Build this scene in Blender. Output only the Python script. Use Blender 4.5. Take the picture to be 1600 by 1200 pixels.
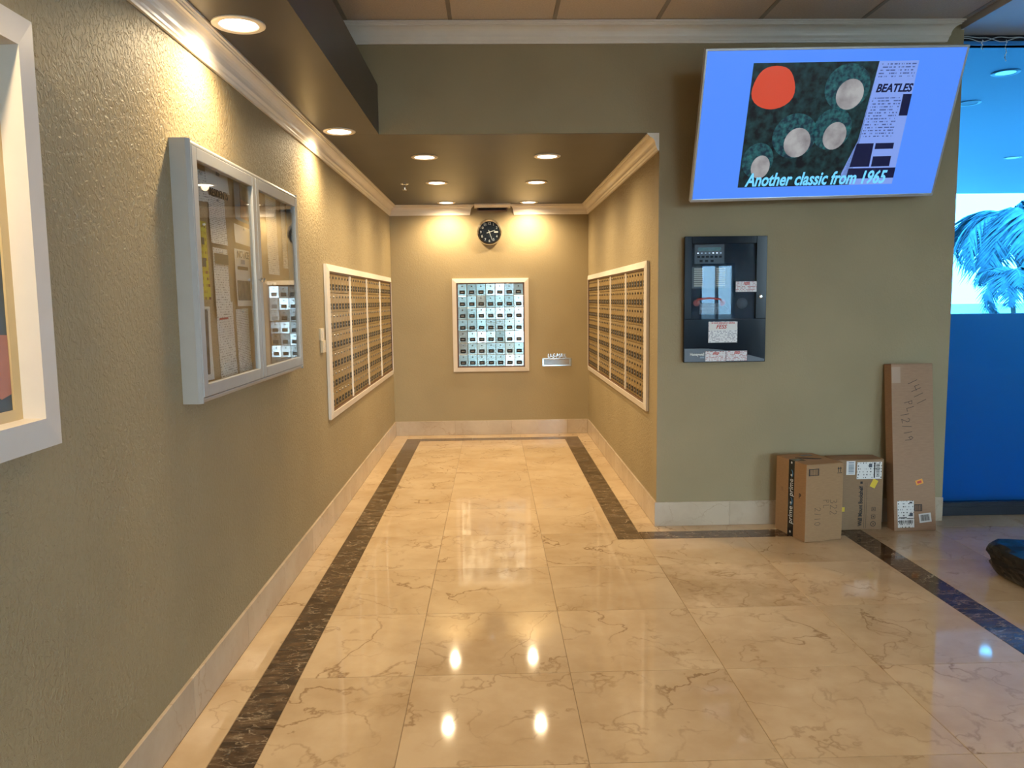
import bpy, bmesh, math, random
from mathutils import Vector, Matrix

random.seed(7)
for _o in list(bpy.data.objects):
    bpy.data.objects.remove(_o)
sc = bpy.context.scene
COL = sc.collection
PI = math.pi

# ------------------------------------------------------------------ camera
CAM_F, CAM_PITCH, CAM_YAW, CAM_ROLL, CAM_H = 1230.19, 0.1061, 0.0239, -0.0116, 1.4485
cam = bpy.data.cameras.new('camera')
cam.sensor_fit = 'HORIZONTAL'; cam.sensor_width = 36.0
cam.lens = CAM_F / 1600 * 36.0
cam.clip_start = 0.05; cam.clip_end = 300
camo = bpy.data.objects.new('camera', cam); COL.objects.link(camo)
_fw = Vector((math.sin(CAM_YAW) * math.cos(CAM_PITCH), math.cos(CAM_YAW) * math.cos(CAM_PITCH), -math.sin(CAM_PITCH)))
_rt = Vector((math.cos(CAM_YAW), -math.sin(CAM_YAW), 0)); _up = _rt.cross(_fw)
_r2 = _rt * math.cos(CAM_ROLL) + _up * math.sin(CAM_ROLL); _u2 = -_rt * math.sin(CAM_ROLL) + _up * math.cos(CAM_ROLL)
camo.matrix_world = Matrix(((_r2.x, _u2.x, -_fw.x, 0), (_r2.y, _u2.y, -_fw.y, 0), (_r2.z, _u2.z, -_fw.z, CAM_H), (0, 0, 0, 1)))
sc.camera = camo

# ------------------------------------------------------------------ world, exposure, lamp levels
SKY = 22.0
world = bpy.data.worlds.new('world'); sc.world = world; world.use_nodes = True
_bg = world.node_tree.nodes['Background']
_bg.inputs[0].default_value = (0.80, 0.93, 1.0, 1); _bg.inputs[1].default_value = SKY
sc.view_settings.view_transform = 'Standard'
sc.view_settings.look = 'None'
sc.view_settings.gamma = 1.0
sc.view_settings.use_curve_mapping = False
sc.view_settings.exposure = 0.0
LAMP_W = 74.0          # recessed downlights of the mail alcove and soffit
LOBBY_FILL_W = 20.0         # added fill downlights in the lobby ceiling, out of view
PORCH_W = 14.0
WARM = (1.0, 0.765, 0.46)
WARMW = (1.0, 0.91, 0.80)

# ------------------------------------------------------------------ room numbers (metres)
XL, XR, YB, YF, ZC = -1.069, 1.031, 8.461, 4.900, 2.450
XE = 2.883
ZU = 3.08
XS, ZS = -0.668, 2.74
XEAST, YREAR = 6.5, -4.0
YG = 5.03
TILE = 0.61
GX, GY = -0.3257, 2.3236

# ------------------------------------------------------------------ materials
def nt(m): return m.node_tree.nodes, m.node_tree.links
def sock(n, name):
    for s in n.inputs:
        if s.name == name: return s
def lin(r, g, b):
    f = lambda c: ((c / 255 + 0.055) / 1.055) ** 2.4 if c / 255 > 0.04045 else c / 255 / 12.92
    return (f(r), f(g), f(b))
def mat(name, col, rough=0.5, metal=0.0, noise=0.0, nscale=20.0, bump=0.0, bscale=80.0, bdist=0.002, stretch=(1, 1, 1), emit=None, estr=0.0, spec=None, coat=0.0, rvar=0.0):
    m = bpy.data.materials.new(name); m.use_nodes = True
    N, L = nt(m); b = N['Principled BSDF']
    b.inputs['Base Color'].default_value = (*col, 1); b.inputs['Roughness'].default_value = rough; b.inputs['Metallic'].default_value = metal
    if spec is not None: b.inputs['Specular IOR Level'].default_value = spec
    if coat: b.inputs['Coat Weight'].default_value = coat; b.inputs['Coat Roughness'].default_value = 0.05
    if emit: b.inputs['Emission Color'].default_value = (*emit, 1); b.inputs['Emission Strength'].default_value = estr
    tc = N.new('ShaderNodeTexCoord'); mp = N.new('ShaderNodeMapping'); mp.inputs['Scale'].default_value = stretch
    L.new(tc.outputs['Object'], mp.inputs['Vector'])
    if noise:
        t = N.new('ShaderNodeTexNoise'); t.inputs['Scale'].default_value = nscale; t.inputs['Detail'].default_value = 4
        L.new(mp.outputs[0], t.inputs['Vector'])
        r = N.new('ShaderNodeMapRange'); r.inputs[3].default_value = 1 - noise; r.inputs[4].default_value = 1 + noise
        r.inputs[1].default_value = 0.3; r.inputs[2].default_value = 0.7
        L.new(t.outputs[0], r.inputs[0])
        v = N.new('ShaderNodeVectorMath'); v.operation = 'SCALE'; v.inputs[0].default_value = col
        L.new(r.outputs[0], v.inputs['Scale']); L.new(v.outputs[0], b.inputs['Base Color'])
        if rvar:
            r2 = N.new('ShaderNodeMapRange'); r2.inputs[3].default_value = rough - rvar; r2.inputs[4].default_value = rough + rvar
            L.new(t.outputs[0], r2.inputs[0]); L.new(r2.outputs[0], b.inputs['Roughness'])
    if bump:
        t = N.new('ShaderNodeTexNoise'); t.inputs['Scale'].default_value = bscale; t.inputs['Detail'].default_value = 3
        L.new(mp.outputs[0], t.inputs['Vector'])
        bn = N.new('ShaderNodeBump'); bn.inputs['Strength'].default_value = bump; bn.inputs['Distance'].default_value = bdist
        L.new(t.outputs[0], bn.inputs['Height']); L.new(bn.outputs[0], b.inputs['Normal'])
    return m

def wall_mat(name, col, amount):
    """olive-tan paint over a combed, knocked-down plaster"""
    m = bpy.data.materials.new(name); m.use_nodes = True
    N, L = nt(m); b = N['Principled BSDF']; b.inputs['Roughness'].default_value = 0.55; b.inputs['Specular IOR Level'].default_value = 0.28
    tc = N.new('ShaderNodeTexCoord')
    mp = N.new('ShaderNodeMapping'); mp.inputs['Scale'].default_value = (1, 1, 0.75); L.new(tc.outputs['Object'], mp.inputs[0])
    n1 = N.new('ShaderNodeTexNoise'); n1.inputs['Scale'].default_value = 70; n1.inputs['Detail'].default_value = 3; n1.inputs['Distortion'].default_value = 0.8
    L.new(mp.outputs[0], n1.inputs['Vector'])
    cr = N.new('ShaderNodeMapRange'); cr.interpolation_type = 'SMOOTHSTEP'; cr.inputs[1].default_value = 0.42; cr.inputs[2].default_value = 0.58
    L.new(n1.outputs[0], cr.inputs[0])
    n2 = N.new('ShaderNodeTexNoise'); n2.inputs['Scale'].default_value = 2.2; n2.inputs['Detail'].default_value = 2
    L.new(tc.outputs['Object'], n2.inputs['Vector'])
    mx = N.new('ShaderNodeMapRange'); mx.inputs[1].default_value = 0.3; mx.inputs[2].default_value = 0.7; mx.inputs[3].default_value = 0.94; mx.inputs[4].default_value = 1.05
    L.new(n2.outputs[0], mx.inputs[0])
    v = N.new('ShaderNodeVectorMath'); v.operation = 'SCALE'; v.inputs[0].default_value = col
    L.new(mx.outputs[0], v.inputs['Scale']); L.new(v.outputs[0], b.inputs['Base Color'])
    bn = N.new('ShaderNodeBump'); bn.inputs['Strength'].default_value = amount; bn.inputs['Distance'].default_value = 0.003
    L.new(cr.outputs[0], bn.inputs['Height']); L.new(bn.outputs[0], b.inputs['Normal'])
    return m

def marble(name, base, dark, vein, vscale=2.4, vwidth=0.012, rough=0.07, vamt=0.75, streak=(1, 1, 1), base_detail=3.0, offs=True):
    m = bpy.data.materials.new(name); m.use_nodes = True
    N, L = nt(m); b = N['Principled BSDF']
    tc = N.new('ShaderNodeTexCoord'); oi = N.new('ShaderNodeObjectInfo')
    mul = N.new('ShaderNodeMath'); mul.operation = 'MULTIPLY'; mul.inputs[1].default_value = 57.0
    L.new(oi.outputs['Random'], mul.inputs[0])
    comb = N.new('ShaderNodeCombineXYZ')
    for i in range(3): L.new(mul.outputs[0], comb.inputs[i])
    add = N.new('ShaderNodeVectorMath'); add.operation = 'ADD'
    L.new(tc.outputs['Object'], add.inputs[0])
    if offs: L.new(comb.outputs[0], add.inputs[1])
    mp = N.new('ShaderNodeMapping'); mp.inputs['Scale'].default_value = streak; L.new(add.outputs[0], mp.inputs[0])
    n1 = N.new('ShaderNodeTexNoise'); n1.inputs['Scale'].default_value = base_detail; n1.inputs['Detail'].default_value = 6; n1.inputs['Roughness'].default_value = 0.6
    L.new(mp.outputs[0], n1.inputs['Vector'])
    r1 = N.new('ShaderNodeValToRGB'); r1.color_ramp.elements[0].position = 0.32; r1.color_ramp.elements[0].color = (*dark, 1)
    r1.color_ramp.elements[1].position = 0.62; r1.color_ramp.elements[1].color = (*base, 1); L.new(n1.outputs[0], r1.inputs[0])
    # crack-like veins: ridges of a distorted noise, broken up by a mask
    def veins(scale, width, m0, m1):
        n = N.new('ShaderNodeTexNoise'); n.inputs['Scale'].default_value = scale; n.inputs['Detail'].default_value = 8; n.inputs['Roughness'].default_value = 0.5; n.inputs['Distortion'].default_value = 0.25
        L.new(mp.outputs[0], n.inputs['Vector'])
        s = N.new('ShaderNodeMath'); s.operation = 'SUBTRACT'; s.inputs[1].default_value = 0.5; L.new(n.outputs[0], s.inputs[0])
        a = N.new('ShaderNodeMath'); a.operation = 'ABSOLUTE'; L.new(s.outputs[0], a.inputs[0])
        r = N.new('ShaderNodeMapRange'); r.inputs[1].default_value = 0; r.inputs[2].default_value = width; r.inputs[3].default_value = 1; r.inputs[4].default_value = 0
        L.new(a.outputs[0], r.inputs[0])
        k = N.new('ShaderNodeTexNoise'); k.inputs['Scale'].default_value = scale * 1.3; k.inputs['Detail'].default_value = 2; L.new(add.outputs[0], k.inputs['Vector'])
        kr = N.new('ShaderNodeMapRange'); kr.inputs[1].default_value = m0; kr.inputs[2].default_value = m1; L.new(k.outputs[0], kr.inputs[0])
        o = N.new('ShaderNodeMath'); o.operation = 'MULTIPLY'; L.new(r.outputs[0], o.inputs[0]); L.new(kr.outputs[0], o.inputs[1])
        return o
    v1 = veins(vscale, vwidth, 0.42, 0.62); v2 = veins(vscale * 2.4, vwidth * 1.9, 0.40, 0.62)
    h = N.new('ShaderNodeMath'); h.operation = 'MULTIPLY'; h.inputs[1].default_value = 0.6; L.new(v2.outputs[0], h.inputs[0])
    s = N.new('ShaderNodeMath'); s.operation = 'MAXIMUM'; L.new(v1.outputs[0], s.inputs[0]); L.new(h.outputs[0], s.inputs[1])
    s2 = N.new('ShaderNodeMath'); s2.operation = 'MULTIPLY'; s2.inputs[1].default_value = vamt; L.new(s.outputs[0], s2.inputs[0])
    mix = N.new('ShaderNodeMix'); mix.data_type = 'RGBA'; mix.inputs['B'].default_value = (*vein, 1)
    mix.inputs[7].default_value = (*vein, 1)
    L.new(s2.outputs[0], mix.inputs[0]); L.new(r1.outputs[0], mix.inputs[6])
    tv = N.new('ShaderNodeMapRange'); tv.inputs[3].default_value = 0.93; tv.inputs[4].default_value = 1.05; L.new(oi.outputs['Random'], tv.inputs[0])
    sv = N.new('ShaderNodeVectorMath'); sv.operation = 'SCALE'; L.new(mix.outputs[2], sv.inputs[0]); L.new(tv.outputs[0], sv.inputs['Scale'])
    L.new(sv.outputs[0], b.inputs['Base Color'])
    b.inputs['Roughness'].default_value = rough
    return m

def glass_pane(name, tint=(1, 1, 1), rough=0.0, ior=1.45):
    """thin pane: tinted see-through with a fresnel mirror"""
    m = bpy.data.materials.new(name); m.use_nodes = True
    N, L = nt(m); N.remove(N['Principled BSDF'])
    t = N.new('ShaderNodeBsdfTransparent'); t.inputs[0].default_value = (*tint, 1)
    g = N.new('ShaderNodeBsdfGlossy'); g.inputs['Roughness'].default_value = rough
    t.inputs[0].default_value = (*[c ** 0.5 for c in tint], 1)          # a pane has two faces
    ge = N.new('ShaderNodeNewGeometry'); dt = N.new('ShaderNodeVectorMath'); dt.operation = 'DOT_PRODUCT'
    L.new(ge.outputs['Normal'], dt.inputs[0]); L.new(ge.outputs['Incoming'], dt.inputs[1])
    ab = N.new('ShaderNodeMath'); ab.operation = 'ABSOLUTE'; L.new(dt.outputs['Value'], ab.inputs[0])
    om = N.new('ShaderNodeMath'); om.operation = 'SUBTRACT'; om.inputs[0].default_value = 1.0; L.new(ab.outputs[0], om.inputs[1])
    pw = N.new('ShaderNodeMath'); pw.operation = 'POWER'; pw.inputs[1].default_value = 5.0; L.new(om.outputs[0], pw.inputs[0])
    f = N.new('ShaderNodeMapRange'); f.inputs[3].default_value = ((ior - 1) / (ior + 1)) ** 2; L.new(pw.outputs[0], f.inputs[0])
    x = N.new('ShaderNodeMixShader'); L.new(f.outputs[0], x.inputs[0]); L.new(t.outputs[0], x.inputs[1]); L.new(g.outputs[0], x.inputs[2])
    L.new(x.outputs[0], N['Material Output'].inputs[0])
    return m

def print_mat(name, paper, ink, lines=60.0, fill=0.55, rough=0.6, axis='Z', glow=0.0):
    """paper with rows of small illegible print"""
    m = bpy.data.materials.new(name); m.use_nodes = True
    N, L = nt(m); b = N['Principled BSDF']; b.inputs['Roughness'].default_value = rough
    tc = N.new('ShaderNodeTexCoord'); oi = N.new('ShaderNodeObjectInfo')
    sp = N.new('ShaderNodeSeparateXYZ'); L.new(tc.outputs['Object'], sp.inputs[0])
    w = N.new('ShaderNodeMath'); w.operation = 'MULTIPLY'; w.inputs[1].default_value = lines; L.new(sp.outputs[axis], w.inputs[0])
    fr = N.new('ShaderNodeMath'); fr.operation = 'FRACT'; L.new(w.outputs[0], fr.inputs[0])
    g1 = N.new('ShaderNodeMath'); g1.operation = 'LESS_THAN'; g1.inputs[1].default_value = 0.42; L.new(fr.outputs[0], g1.inputs[0])
    fl = N.new('ShaderNodeMath'); fl.operation = 'FLOOR'; L.new(w.outputs[0], fl.inputs[0])
    cb = N.new('ShaderNodeVectorMath'); cb.operation = 'MULTIPLY'; cb.inputs[1].default_value = (90, 90, 0) if axis == 'Z' else (0, 90, 90); L.new(tc.outputs['Object'], cb.inputs[0])
    c2 = N.new('ShaderNodeCombineXYZ'); L.new(fl.outputs[0], c2.inputs[2 if axis == 'Z' else 0])
    ad = N.new('ShaderNodeVectorMath'); ad.operation = 'ADD'; L.new(cb.outputs[0], ad.inputs[0]); L.new(c2.outputs[0], ad.inputs[1])
    n = N.new('ShaderNodeTexNoise'); n.inputs['Scale'].default_value = 1.0; n.inputs['Detail'].default_value = 1; L.new(ad.outputs[0], n.inputs['Vector'])
    g2 = N.new('ShaderNodeMath'); g2.operation = 'GREATER_THAN'; g2.inputs[1].default_value = 1 - fill; L.new(n.outputs[0], g2.inputs[0])
    k = N.new('ShaderNodeMath'); k.operation = 'MULTIPLY'; L.new(g1.outputs[0], k.inputs[0]); L.new(g2.outputs[0], k.inputs[1])
    mix = N.new('ShaderNodeMix'); mix.data_type = 'RGBA'; mix.inputs[6].default_value = (*paper, 1); mix.inputs[7].default_value = (*ink, 1)
    L.new(k.outputs[0], mix.inputs[0]); L.new(mix.outputs[2], b.inputs['Base Color'])
    if glow:
        L.new(mix.outputs[2], b.inputs['Emission Color']); b.inputs['Emission Strength'].default_value = glow
        b.inputs['Base Color'].default_value = (0, 0, 0, 1)
        for l in list(b.inputs['Base Color'].links): L.remove(l)
    return m

def screen_mat(name, col, strength=1.0, noise=0.0, nscale=30, col2=None):
    m = bpy.data.materials.new(name); m.use_nodes = True
    N, L = nt(m); b = N['Principled BSDF']; b.inputs['Base Color'].default_value = (0.01, 0.01, 0.01, 1); b.inputs['Roughness'].default_value = 0.25
    b.inputs['Emission Color'].default_value = (*col, 1); b.inputs['Emission Strength'].default_value = strength
    if noise:
        tc = N.new('ShaderNodeTexCoord'); n = N.new('ShaderNodeTexNoise'); n.inputs['Scale'].default_value = nscale; n.inputs['Detail'].default_value = 5
        L.new(tc.outputs['Object'], n.inputs['Vector'])
        r = N.new('ShaderNodeValToRGB'); r.color_ramp.elements[0].position = 0.5 - 0.12; r.color_ramp.elements[0].color = (*col, 1)
        r.color_ramp.elements[1].position = 0.5 + 0.22; r.color_ramp.elements[1].color = (*(col2 or col), 1)
        L.new(n.outputs[0], r.inputs[0]); L.new(r.outputs[0], b.inputs['Emission Color'])
    return m

PAINT = (0.325, 0.258, 0.148)
M = {}
M['wall'] = wall_mat('wall_paint', PAINT, 0.75)
M['wall_smooth'] = wall_mat('wall_paint_fine', PAINT, 0.16)
M['brown'] = mat('dark_ceiling_paint', (0.045, 0.041, 0.041), 0.40, noise=0.12, nscale=3)
M['white'] = mat('white_trim_paint', (0.76, 0.70, 0.62), 0.32, noise=0.04, nscale=6)
M['white2'] = mat('white_frame_paint', (0.66, 0.60, 0.53), 0.38, noise=0.03, nscale=9)
M['gyp'] = mat('smooth_ceiling_paint', (0.50, 0.50, 0.50), 0.5, noise=0.03, nscale=4)
M['act'] = mat('acoustic_tile', (0.62, 0.53, 0.45), 0.9, noise=0.10, nscale=120, bump=0.4, bscale=160, bdist=0.002)
M['grid'] = mat('ceiling_grid_bar', (0.30, 0.26, 0.21), 0.5)
M['grout'] = mat('grout', (0.24, 0.165, 0.09), 0.8)
M['cream'] = marble('cream_marble', (0.575, 0.430, 0.268), (0.465, 0.325, 0.185), (0.19, 0.10, 0.042), 1.5, 0.007, 0.05, 0.72)
M['cream_pale'] = marble('pale_veined_marble', (0.62, 0.46, 0.29), (0.42, 0.29, 0.16), (0.26, 0.16, 0.075), 5.0, 0.03, 0.12, 0.6)
M['basem'] = marble('baseboard_marble', (0.53, 0.43, 0.32), (0.44, 0.345, 0.25), (0.30, 0.20, 0.12), 2.0, 0.006, 0.16, 0.5)
M['emp'] = marble('dark_brown_marble', (0.034, 0.019, 0.011), (0.125, 0.076, 0.040), (0.50, 0.40, 0.28), 5.0, 0.012, 0.08, 0.75, (1, 2.4, 1), 9.0)
M['alum'] = mat('brushed_aluminium', (0.70, 0.74, 0.74), 0.17, 1.0, noise=0.05, nscale=6)
M['brass'] = mat('aged_brass_door', (0.37, 0.26, 0.115), 0.45, 0.6, noise=0.12, nscale=25)
M['plate'] = mat('black_number_plate', (0.008, 0.008, 0.010), 0.5, spec=0.25)
M['mark'] = mat('white_print', (0.62, 0.62, 0.60), 0.5)
M['faint'] = mat('worn_number_print', (0.26, 0.26, 0.26), 0.6)
M['lock'] = mat('lock_metal', (0.12, 0.10, 0.08), 0.35, 0.8)
M['wood'] = mat('brown_stop_wood', (0.115, 0.052, 0.024), 0.4, noise=0.2, nscale=18, stretch=(1, 1, 6))
M['chrome'] = mat('bright_chrome', (0.78, 0.80, 0.82), 0.12, 1.0)
M['silver'] = mat('silver_plastic', (0.60, 0.63, 0.66), 0.28, 0.7)
M['black'] = mat('black_paint', (0.005, 0.008, 0.015), 0.12, spec=0.18)
M['navy'] = mat('clock_face', (0.010, 0.013, 0.022), 0.22)
M['greyf'] = mat('grey_aluminium_frame', (0.36, 0.365, 0.36), 0.38, 0.15, noise=0.03, nscale=12)
M['cork'] = mat('cork', (0.46, 0.32, 0.175), 0.85, noise=0.18, nscale=160)
M['glass'] = glass_pane('clear_glass', (0.93, 0.95, 0.94))
M['bevelglass'] = glass_pane('panel_glass', (0.80, 0.86, 0.92))
M['film'] = glass_pane('blue_film_glass', (0.052, 0.37, 0.88), 0.02, 1.25)
M['eastglass'] = glass_pane('grey_tinted_glass', (0.018, 0.024, 0.028))
M['doorglass'] = glass_pane('green_tinted_glass', (0.07, 0.108, 0.113))
M['clearglass'] = glass_pane('plain_window_glass', (0.78, 0.92, 1.0))
M['rearglass'] = glass_pane('pale_blue_glass', (0.26, 0.42, 0.56))
M['card'] = mat('cardboard', (0.335, 0.195, 0.095), 0.75, noise=0.07, nscale=30, stretch=(1, 1, 6))
M['card2'] = mat('brown_cardboard', (0.275, 0.165, 0.087), 0.75, noise=0.07, nscale=30, stretch=(1, 1, 6))
M['card3'] = mat('long_box_cardboard', (0.33, 0.195, 0.115), 0.7, noise=0.07, nscale=24, stretch=(1, 1, 5))
M['ink'] = mat('black_ink', (0.022, 0.016, 0.014), 0.6)
M['pen'] = mat('marker_line', (0.05, 0.032, 0.022), 0.7)
M['tape'] = mat('black_printed_tape', (0.012, 0.013, 0.016), 0.22)
M['tapeblue'] = mat('tape_blue_print', (0.06, 0.20, 0.34), 0.4)
M['cleartape'] = mat('clear_tape', (0.44, 0.30, 0.21), 0.12)
M['label'] = print_mat('shipping_label', (0.72, 0.70, 0.68), (0.10, 0.10, 0.10), 55, 0.45, 0.35)
M['bar'] = mat('white_label', (0.70, 0.68, 0.66), 0.4)
M['yellow'] = mat('yellow_sticker', (0.72, 0.50, 0.03), 0.5)
M['orange'] = mat('orange_sticker', (0.80, 0.33, 0.03), 0.5)
M['bag'] = mat('black_bin_bag', (0.006, 0.006, 0.007), 0.27, spec=0.45)
M['beige'] = mat('almond_plastic', (0.62, 0.52, 0.36), 0.35)
M['red'] = mat('red_handset', (0.26, 0.013, 0.010), 0.25)
M['gpanel'] = mat('grey_control_panel', (0.055, 0.065, 0.068), 0.4)
M['gband'] = mat('slate_grey_band', (0.050, 0.055, 0.075), 0.35)
M['strip'] = mat('pale_zone_strip', (0.62, 0.58, 0.48), 0.5)
M['sticker'] = print_mat('service_sticker', (0.72, 0.72, 0.74), (0.20, 0.20, 0.26), 120, 0.5, 0.4)
M['pinksticker'] = print_mat('inspection_sticker', (0.66, 0.63, 0.65), (0.40, 0.15, 0.16), 110, 0.5, 0.4)
M['redink'] = mat('red_print', (0.50, 0.04, 0.03), 0.5)
M['led'] = screen_mat('white_led', (0.9, 0.95, 1.0), 2.0)
M['lcd'] = screen_mat('green_lcd', (0.02, 0.12, 0.09), 0.35)
M['lens'] = screen_mat('lamp_lens', (1.0, 0.90, 0.74), 9.0)
M['lens_dim'] = screen_mat('porch_lamp_lens', (1.0, 0.92, 0.8), 3.0)
M['darkmetal'] = mat('dark_metal_frame', (0.012, 0.016, 0.026), 0.35, 0.3)
M['bluetrim'] = mat('blue_edge_strip', (0.02, 0.22, 0.62), 0.4)
M['wire'] = mat('pale_wire', (0.62, 0.70, 0.74), 0.4)
M['bead'] = mat('clear_bead', (0.75, 0.88, 0.95), 0.2)
M['porchfloor'] = mat('dark_polished_paving', (0.010, 0.012, 0.014), 0.35, noise=0.2, nscale=2)
M['lowwall'] = mat('low_wall_paint', (0.34, 0.36, 0.37), 0.6)
M['porchwall'] = mat('porch_wall', (0.10, 0.11, 0.12), 0.5)
M['porchceil'] = mat('porch_ceiling', (0.24, 0.30, 0.36), 0.45)
M['paving'] = mat('grey_paving', (0.16, 0.17, 0.17), 0.8, noise=0.2, nscale=1.5)
M['ground'] = mat('ground_outside', (0.30, 0.30, 0.28), 0.9, noise=0.2, nscale=0.5)
M['trunk'] = mat('palm_trunk', (0.06, 0.055, 0.05), 0.9, noise=0.3, nscale=8)
M['frond'] = mat('palm_leaf', (0.070, 0.125, 0.140), 0.9, spec=0.1, noise=0.3, nscale=5)
M['gold'] = mat('pale_gold_liner', (0.58, 0.42, 0.21), 0.45, noise=0.05, nscale=10)
M['slate'] = mat('slate_blue_print', (0.055, 0.075, 0.085), 0.5, noise=0.1, nscale=14)
M['salmon'] = mat('salmon_print', (0.42, 0.16, 0.105), 0.5, noise=0.1, nscale=14)
M['paper'] = print_mat('white_paper_text', (0.80, 0.74, 0.65), (0.33, 0.29, 0.24), 105, 0.46)
M['paper2'] = print_mat('white_paper_small_text', (0.80, 0.74, 0.65), (0.34, 0.30, 0.25), 140, 0.52)
M['plain'] = mat('plain_paper', (0.78, 0.72, 0.63), 0.6)
M['yflyer'] = print_mat('yellow_paper', (0.58, 0.47, 0.035), (0.22, 0.07, 0.03), 42, 0.46)
M['photo'] = mat('dark_photo_print', (0.09, 0.085, 0.075), 0.35, noise=0.7, nscale=32)
M['photo2'] = mat('rust_photo_print', (0.24, 0.09, 0.05), 0.35, noise=0.6, nscale=22)
M['bluep'] = mat('grey_blue_print', (0.15, 0.19, 0.24), 0.4)
M['olive'] = mat('olive_header_print', (0.13, 0.115, 0.08), 0.5)

# ------------------------------------------------------------------ mesh helpers
WO = {}                                           # world translation of each parent
def off(parent): return WO.get(parent.name, Vector((0, 0, 0))) if parent else Vector((0, 0, 0))
def link(name, me, material, parent=None, local=False, shift=True):
    o = bpy.data.objects.new(name, me); COL.objects.link(o)
    if material is not None:
        for mm in (material if isinstance(material, (list, tuple)) else [material]): me.materials.append(mm)
    if parent:
        o.parent = parent
        if not local and shift: me.transform(Matrix.Translation(-off(parent)))
        WO[o.name] = off(parent)
    return o
def pyd(name, verts, faces, material, parent=None, local=False, smooth=False):
    me = bpy.data.meshes.new(name); me.from_pydata([tuple(v) for v in verts], [], faces); me.validate(); me.update()
    bm = bmesh.new(); bm.from_mesh(me); bmesh.ops.recalc_face_normals(bm, faces=bm.faces); bm.to_mesh(me); bm.free()
    if smooth:
        for p in me.polygons: p.use_smooth = True
    return link(name, me, material, parent, local)
def box_bm(bm, lo, hi, bevel=0.0):
    r = bmesh.ops.create_cube(bm, size=1.0); vs = r['verts']
    for v in vs:
        v.co = Vector([lo[i] + (v.co[i] + 0.5) * (hi[i] - lo[i]) for i in range(3)])
    if bevel:
        es = list({e for v in vs for e in v.link_edges})
        bmesh.ops.bevel(bm, geom=es, offset=bevel, segments=2, affect='EDGES', profile=0.6)
def bm_obj(name, bm, material, parent=None, local=False, smooth=False):
    me = bpy.data.meshes.new(name); bm.to_mesh(me); bm.free()
    if smooth:
        for p in me.polygons: p.use_smooth = True
    return link(name, me, material, parent, local)
def box(name, lo, hi, material, parent=None, bevel=0.0, local=False):
    bm = bmesh.new(); box_bm(bm, lo, hi, bevel); return bm_obj(name, bm, material, parent, local)
def prism(name, poly, axis, a, b, material, parent=None, local=False):
    """polygon in the two other axes, extruded along axis from a to b"""
    def P(u, v, w):
        return {'x': (w, u, v), 'y': (u, w, v), 'z': (u, v, w)}[axis]
    n = len(poly)
    vs = [P(u, v, a) for u, v in poly] + [P(u, v, b) for u, v in poly]
    fs = [list(range(n)), list(range(n, 2 * n))] + [[i, (i + 1) % n, n + (i + 1) % n, n + i] for i in range(n)]
    return pyd(name, vs, fs, material, parent, local)
def lathe(name, prof, centre, axis, material, parent=None, local=False, seg=40, smooth=True, cap=True):
    """prof: (radius, along) pairs"""
    vs, fs = [], []
    for r, h in prof:
        for k in range(seg):
            a = 2 * PI * k / seg; u, v = r * math.cos(a), r * math.sin(a)
            p = {'z': (u, v, h), 'y': (u, h, v), 'x': (h, u, v)}[axis]
            vs.append(Vector(p) + Vector(centre))
    n = len(prof)
    for i in range(n - 1):
        for k in range(seg):
            fs.append([i * seg + k, i * seg + (k + 1) % seg, (i + 1) * seg + (k + 1) % seg, (i + 1) * seg + k])
    if cap: fs.append([k for k in range(seg)]); fs.append([(n - 1) * seg + k for k in range(seg)])
    o = pyd(name, vs, fs, material, parent, local)
    if smooth:
        for p in o.data.polygons: p.use_smooth = len(p.vertices) == 4
        if hasattr(o.data, 'set_sharp_from_angle'): o.data.set_sharp_from_angle(angle=math.radians(40))
    return o
def tube(name, pts, r, material, parent=None, local=False, seg=6):
    vs, fs = [], []; pts = [Vector(p) for p in pts]; n = len(pts)
    for i, p in enumerate(pts):
        t = (pts[min(i + 1, n - 1)] - pts[max(i - 1, 0)]).normalized()
        a = t.orthogonal().normalized() if i == 0 else (a - t * a.dot(t)).normalized()
        b = t.cross(a); rr = r[i] if isinstance(r, (list, tuple)) else r
        for k in range(seg):
            th = 2 * PI * k / seg; vs.append(p + a * rr * math.cos(th) + b * rr * math.sin(th))
    for i in range(n - 1):
        for k in range(seg):
            fs.append([i * seg + k, i * seg + (k + 1) % seg, (i + 1) * seg + (k + 1) % seg, (i + 1) * seg + k])
    fs.append(list(range(seg))); fs.append([(n - 1) * seg + k for k in range(seg)])
    return pyd(name, vs, fs, material, parent, local, smooth=True)
def tag(o, label, cat, group=None, kind=None):
    o['label'] = label; o['category'] = cat
    if group: o['group'] = group
    if kind: o['kind'] = kind
    return o
def struct(o, label=None):
    o['kind'] = 'structure'
    if label: o['label'] = label
    return o
def thing(name, label, cat, loc=(0, 0, 0), rot=None, group=None):
    o = bpy.data.objects.new(name, None); COL.objects.link(o); o.location = loc; o.empty_display_size = 0.05
    if rot is not None: o.rotation_euler = rot
    WO[o.name] = Vector(loc); return tag(o, label, cat, group)
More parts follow.
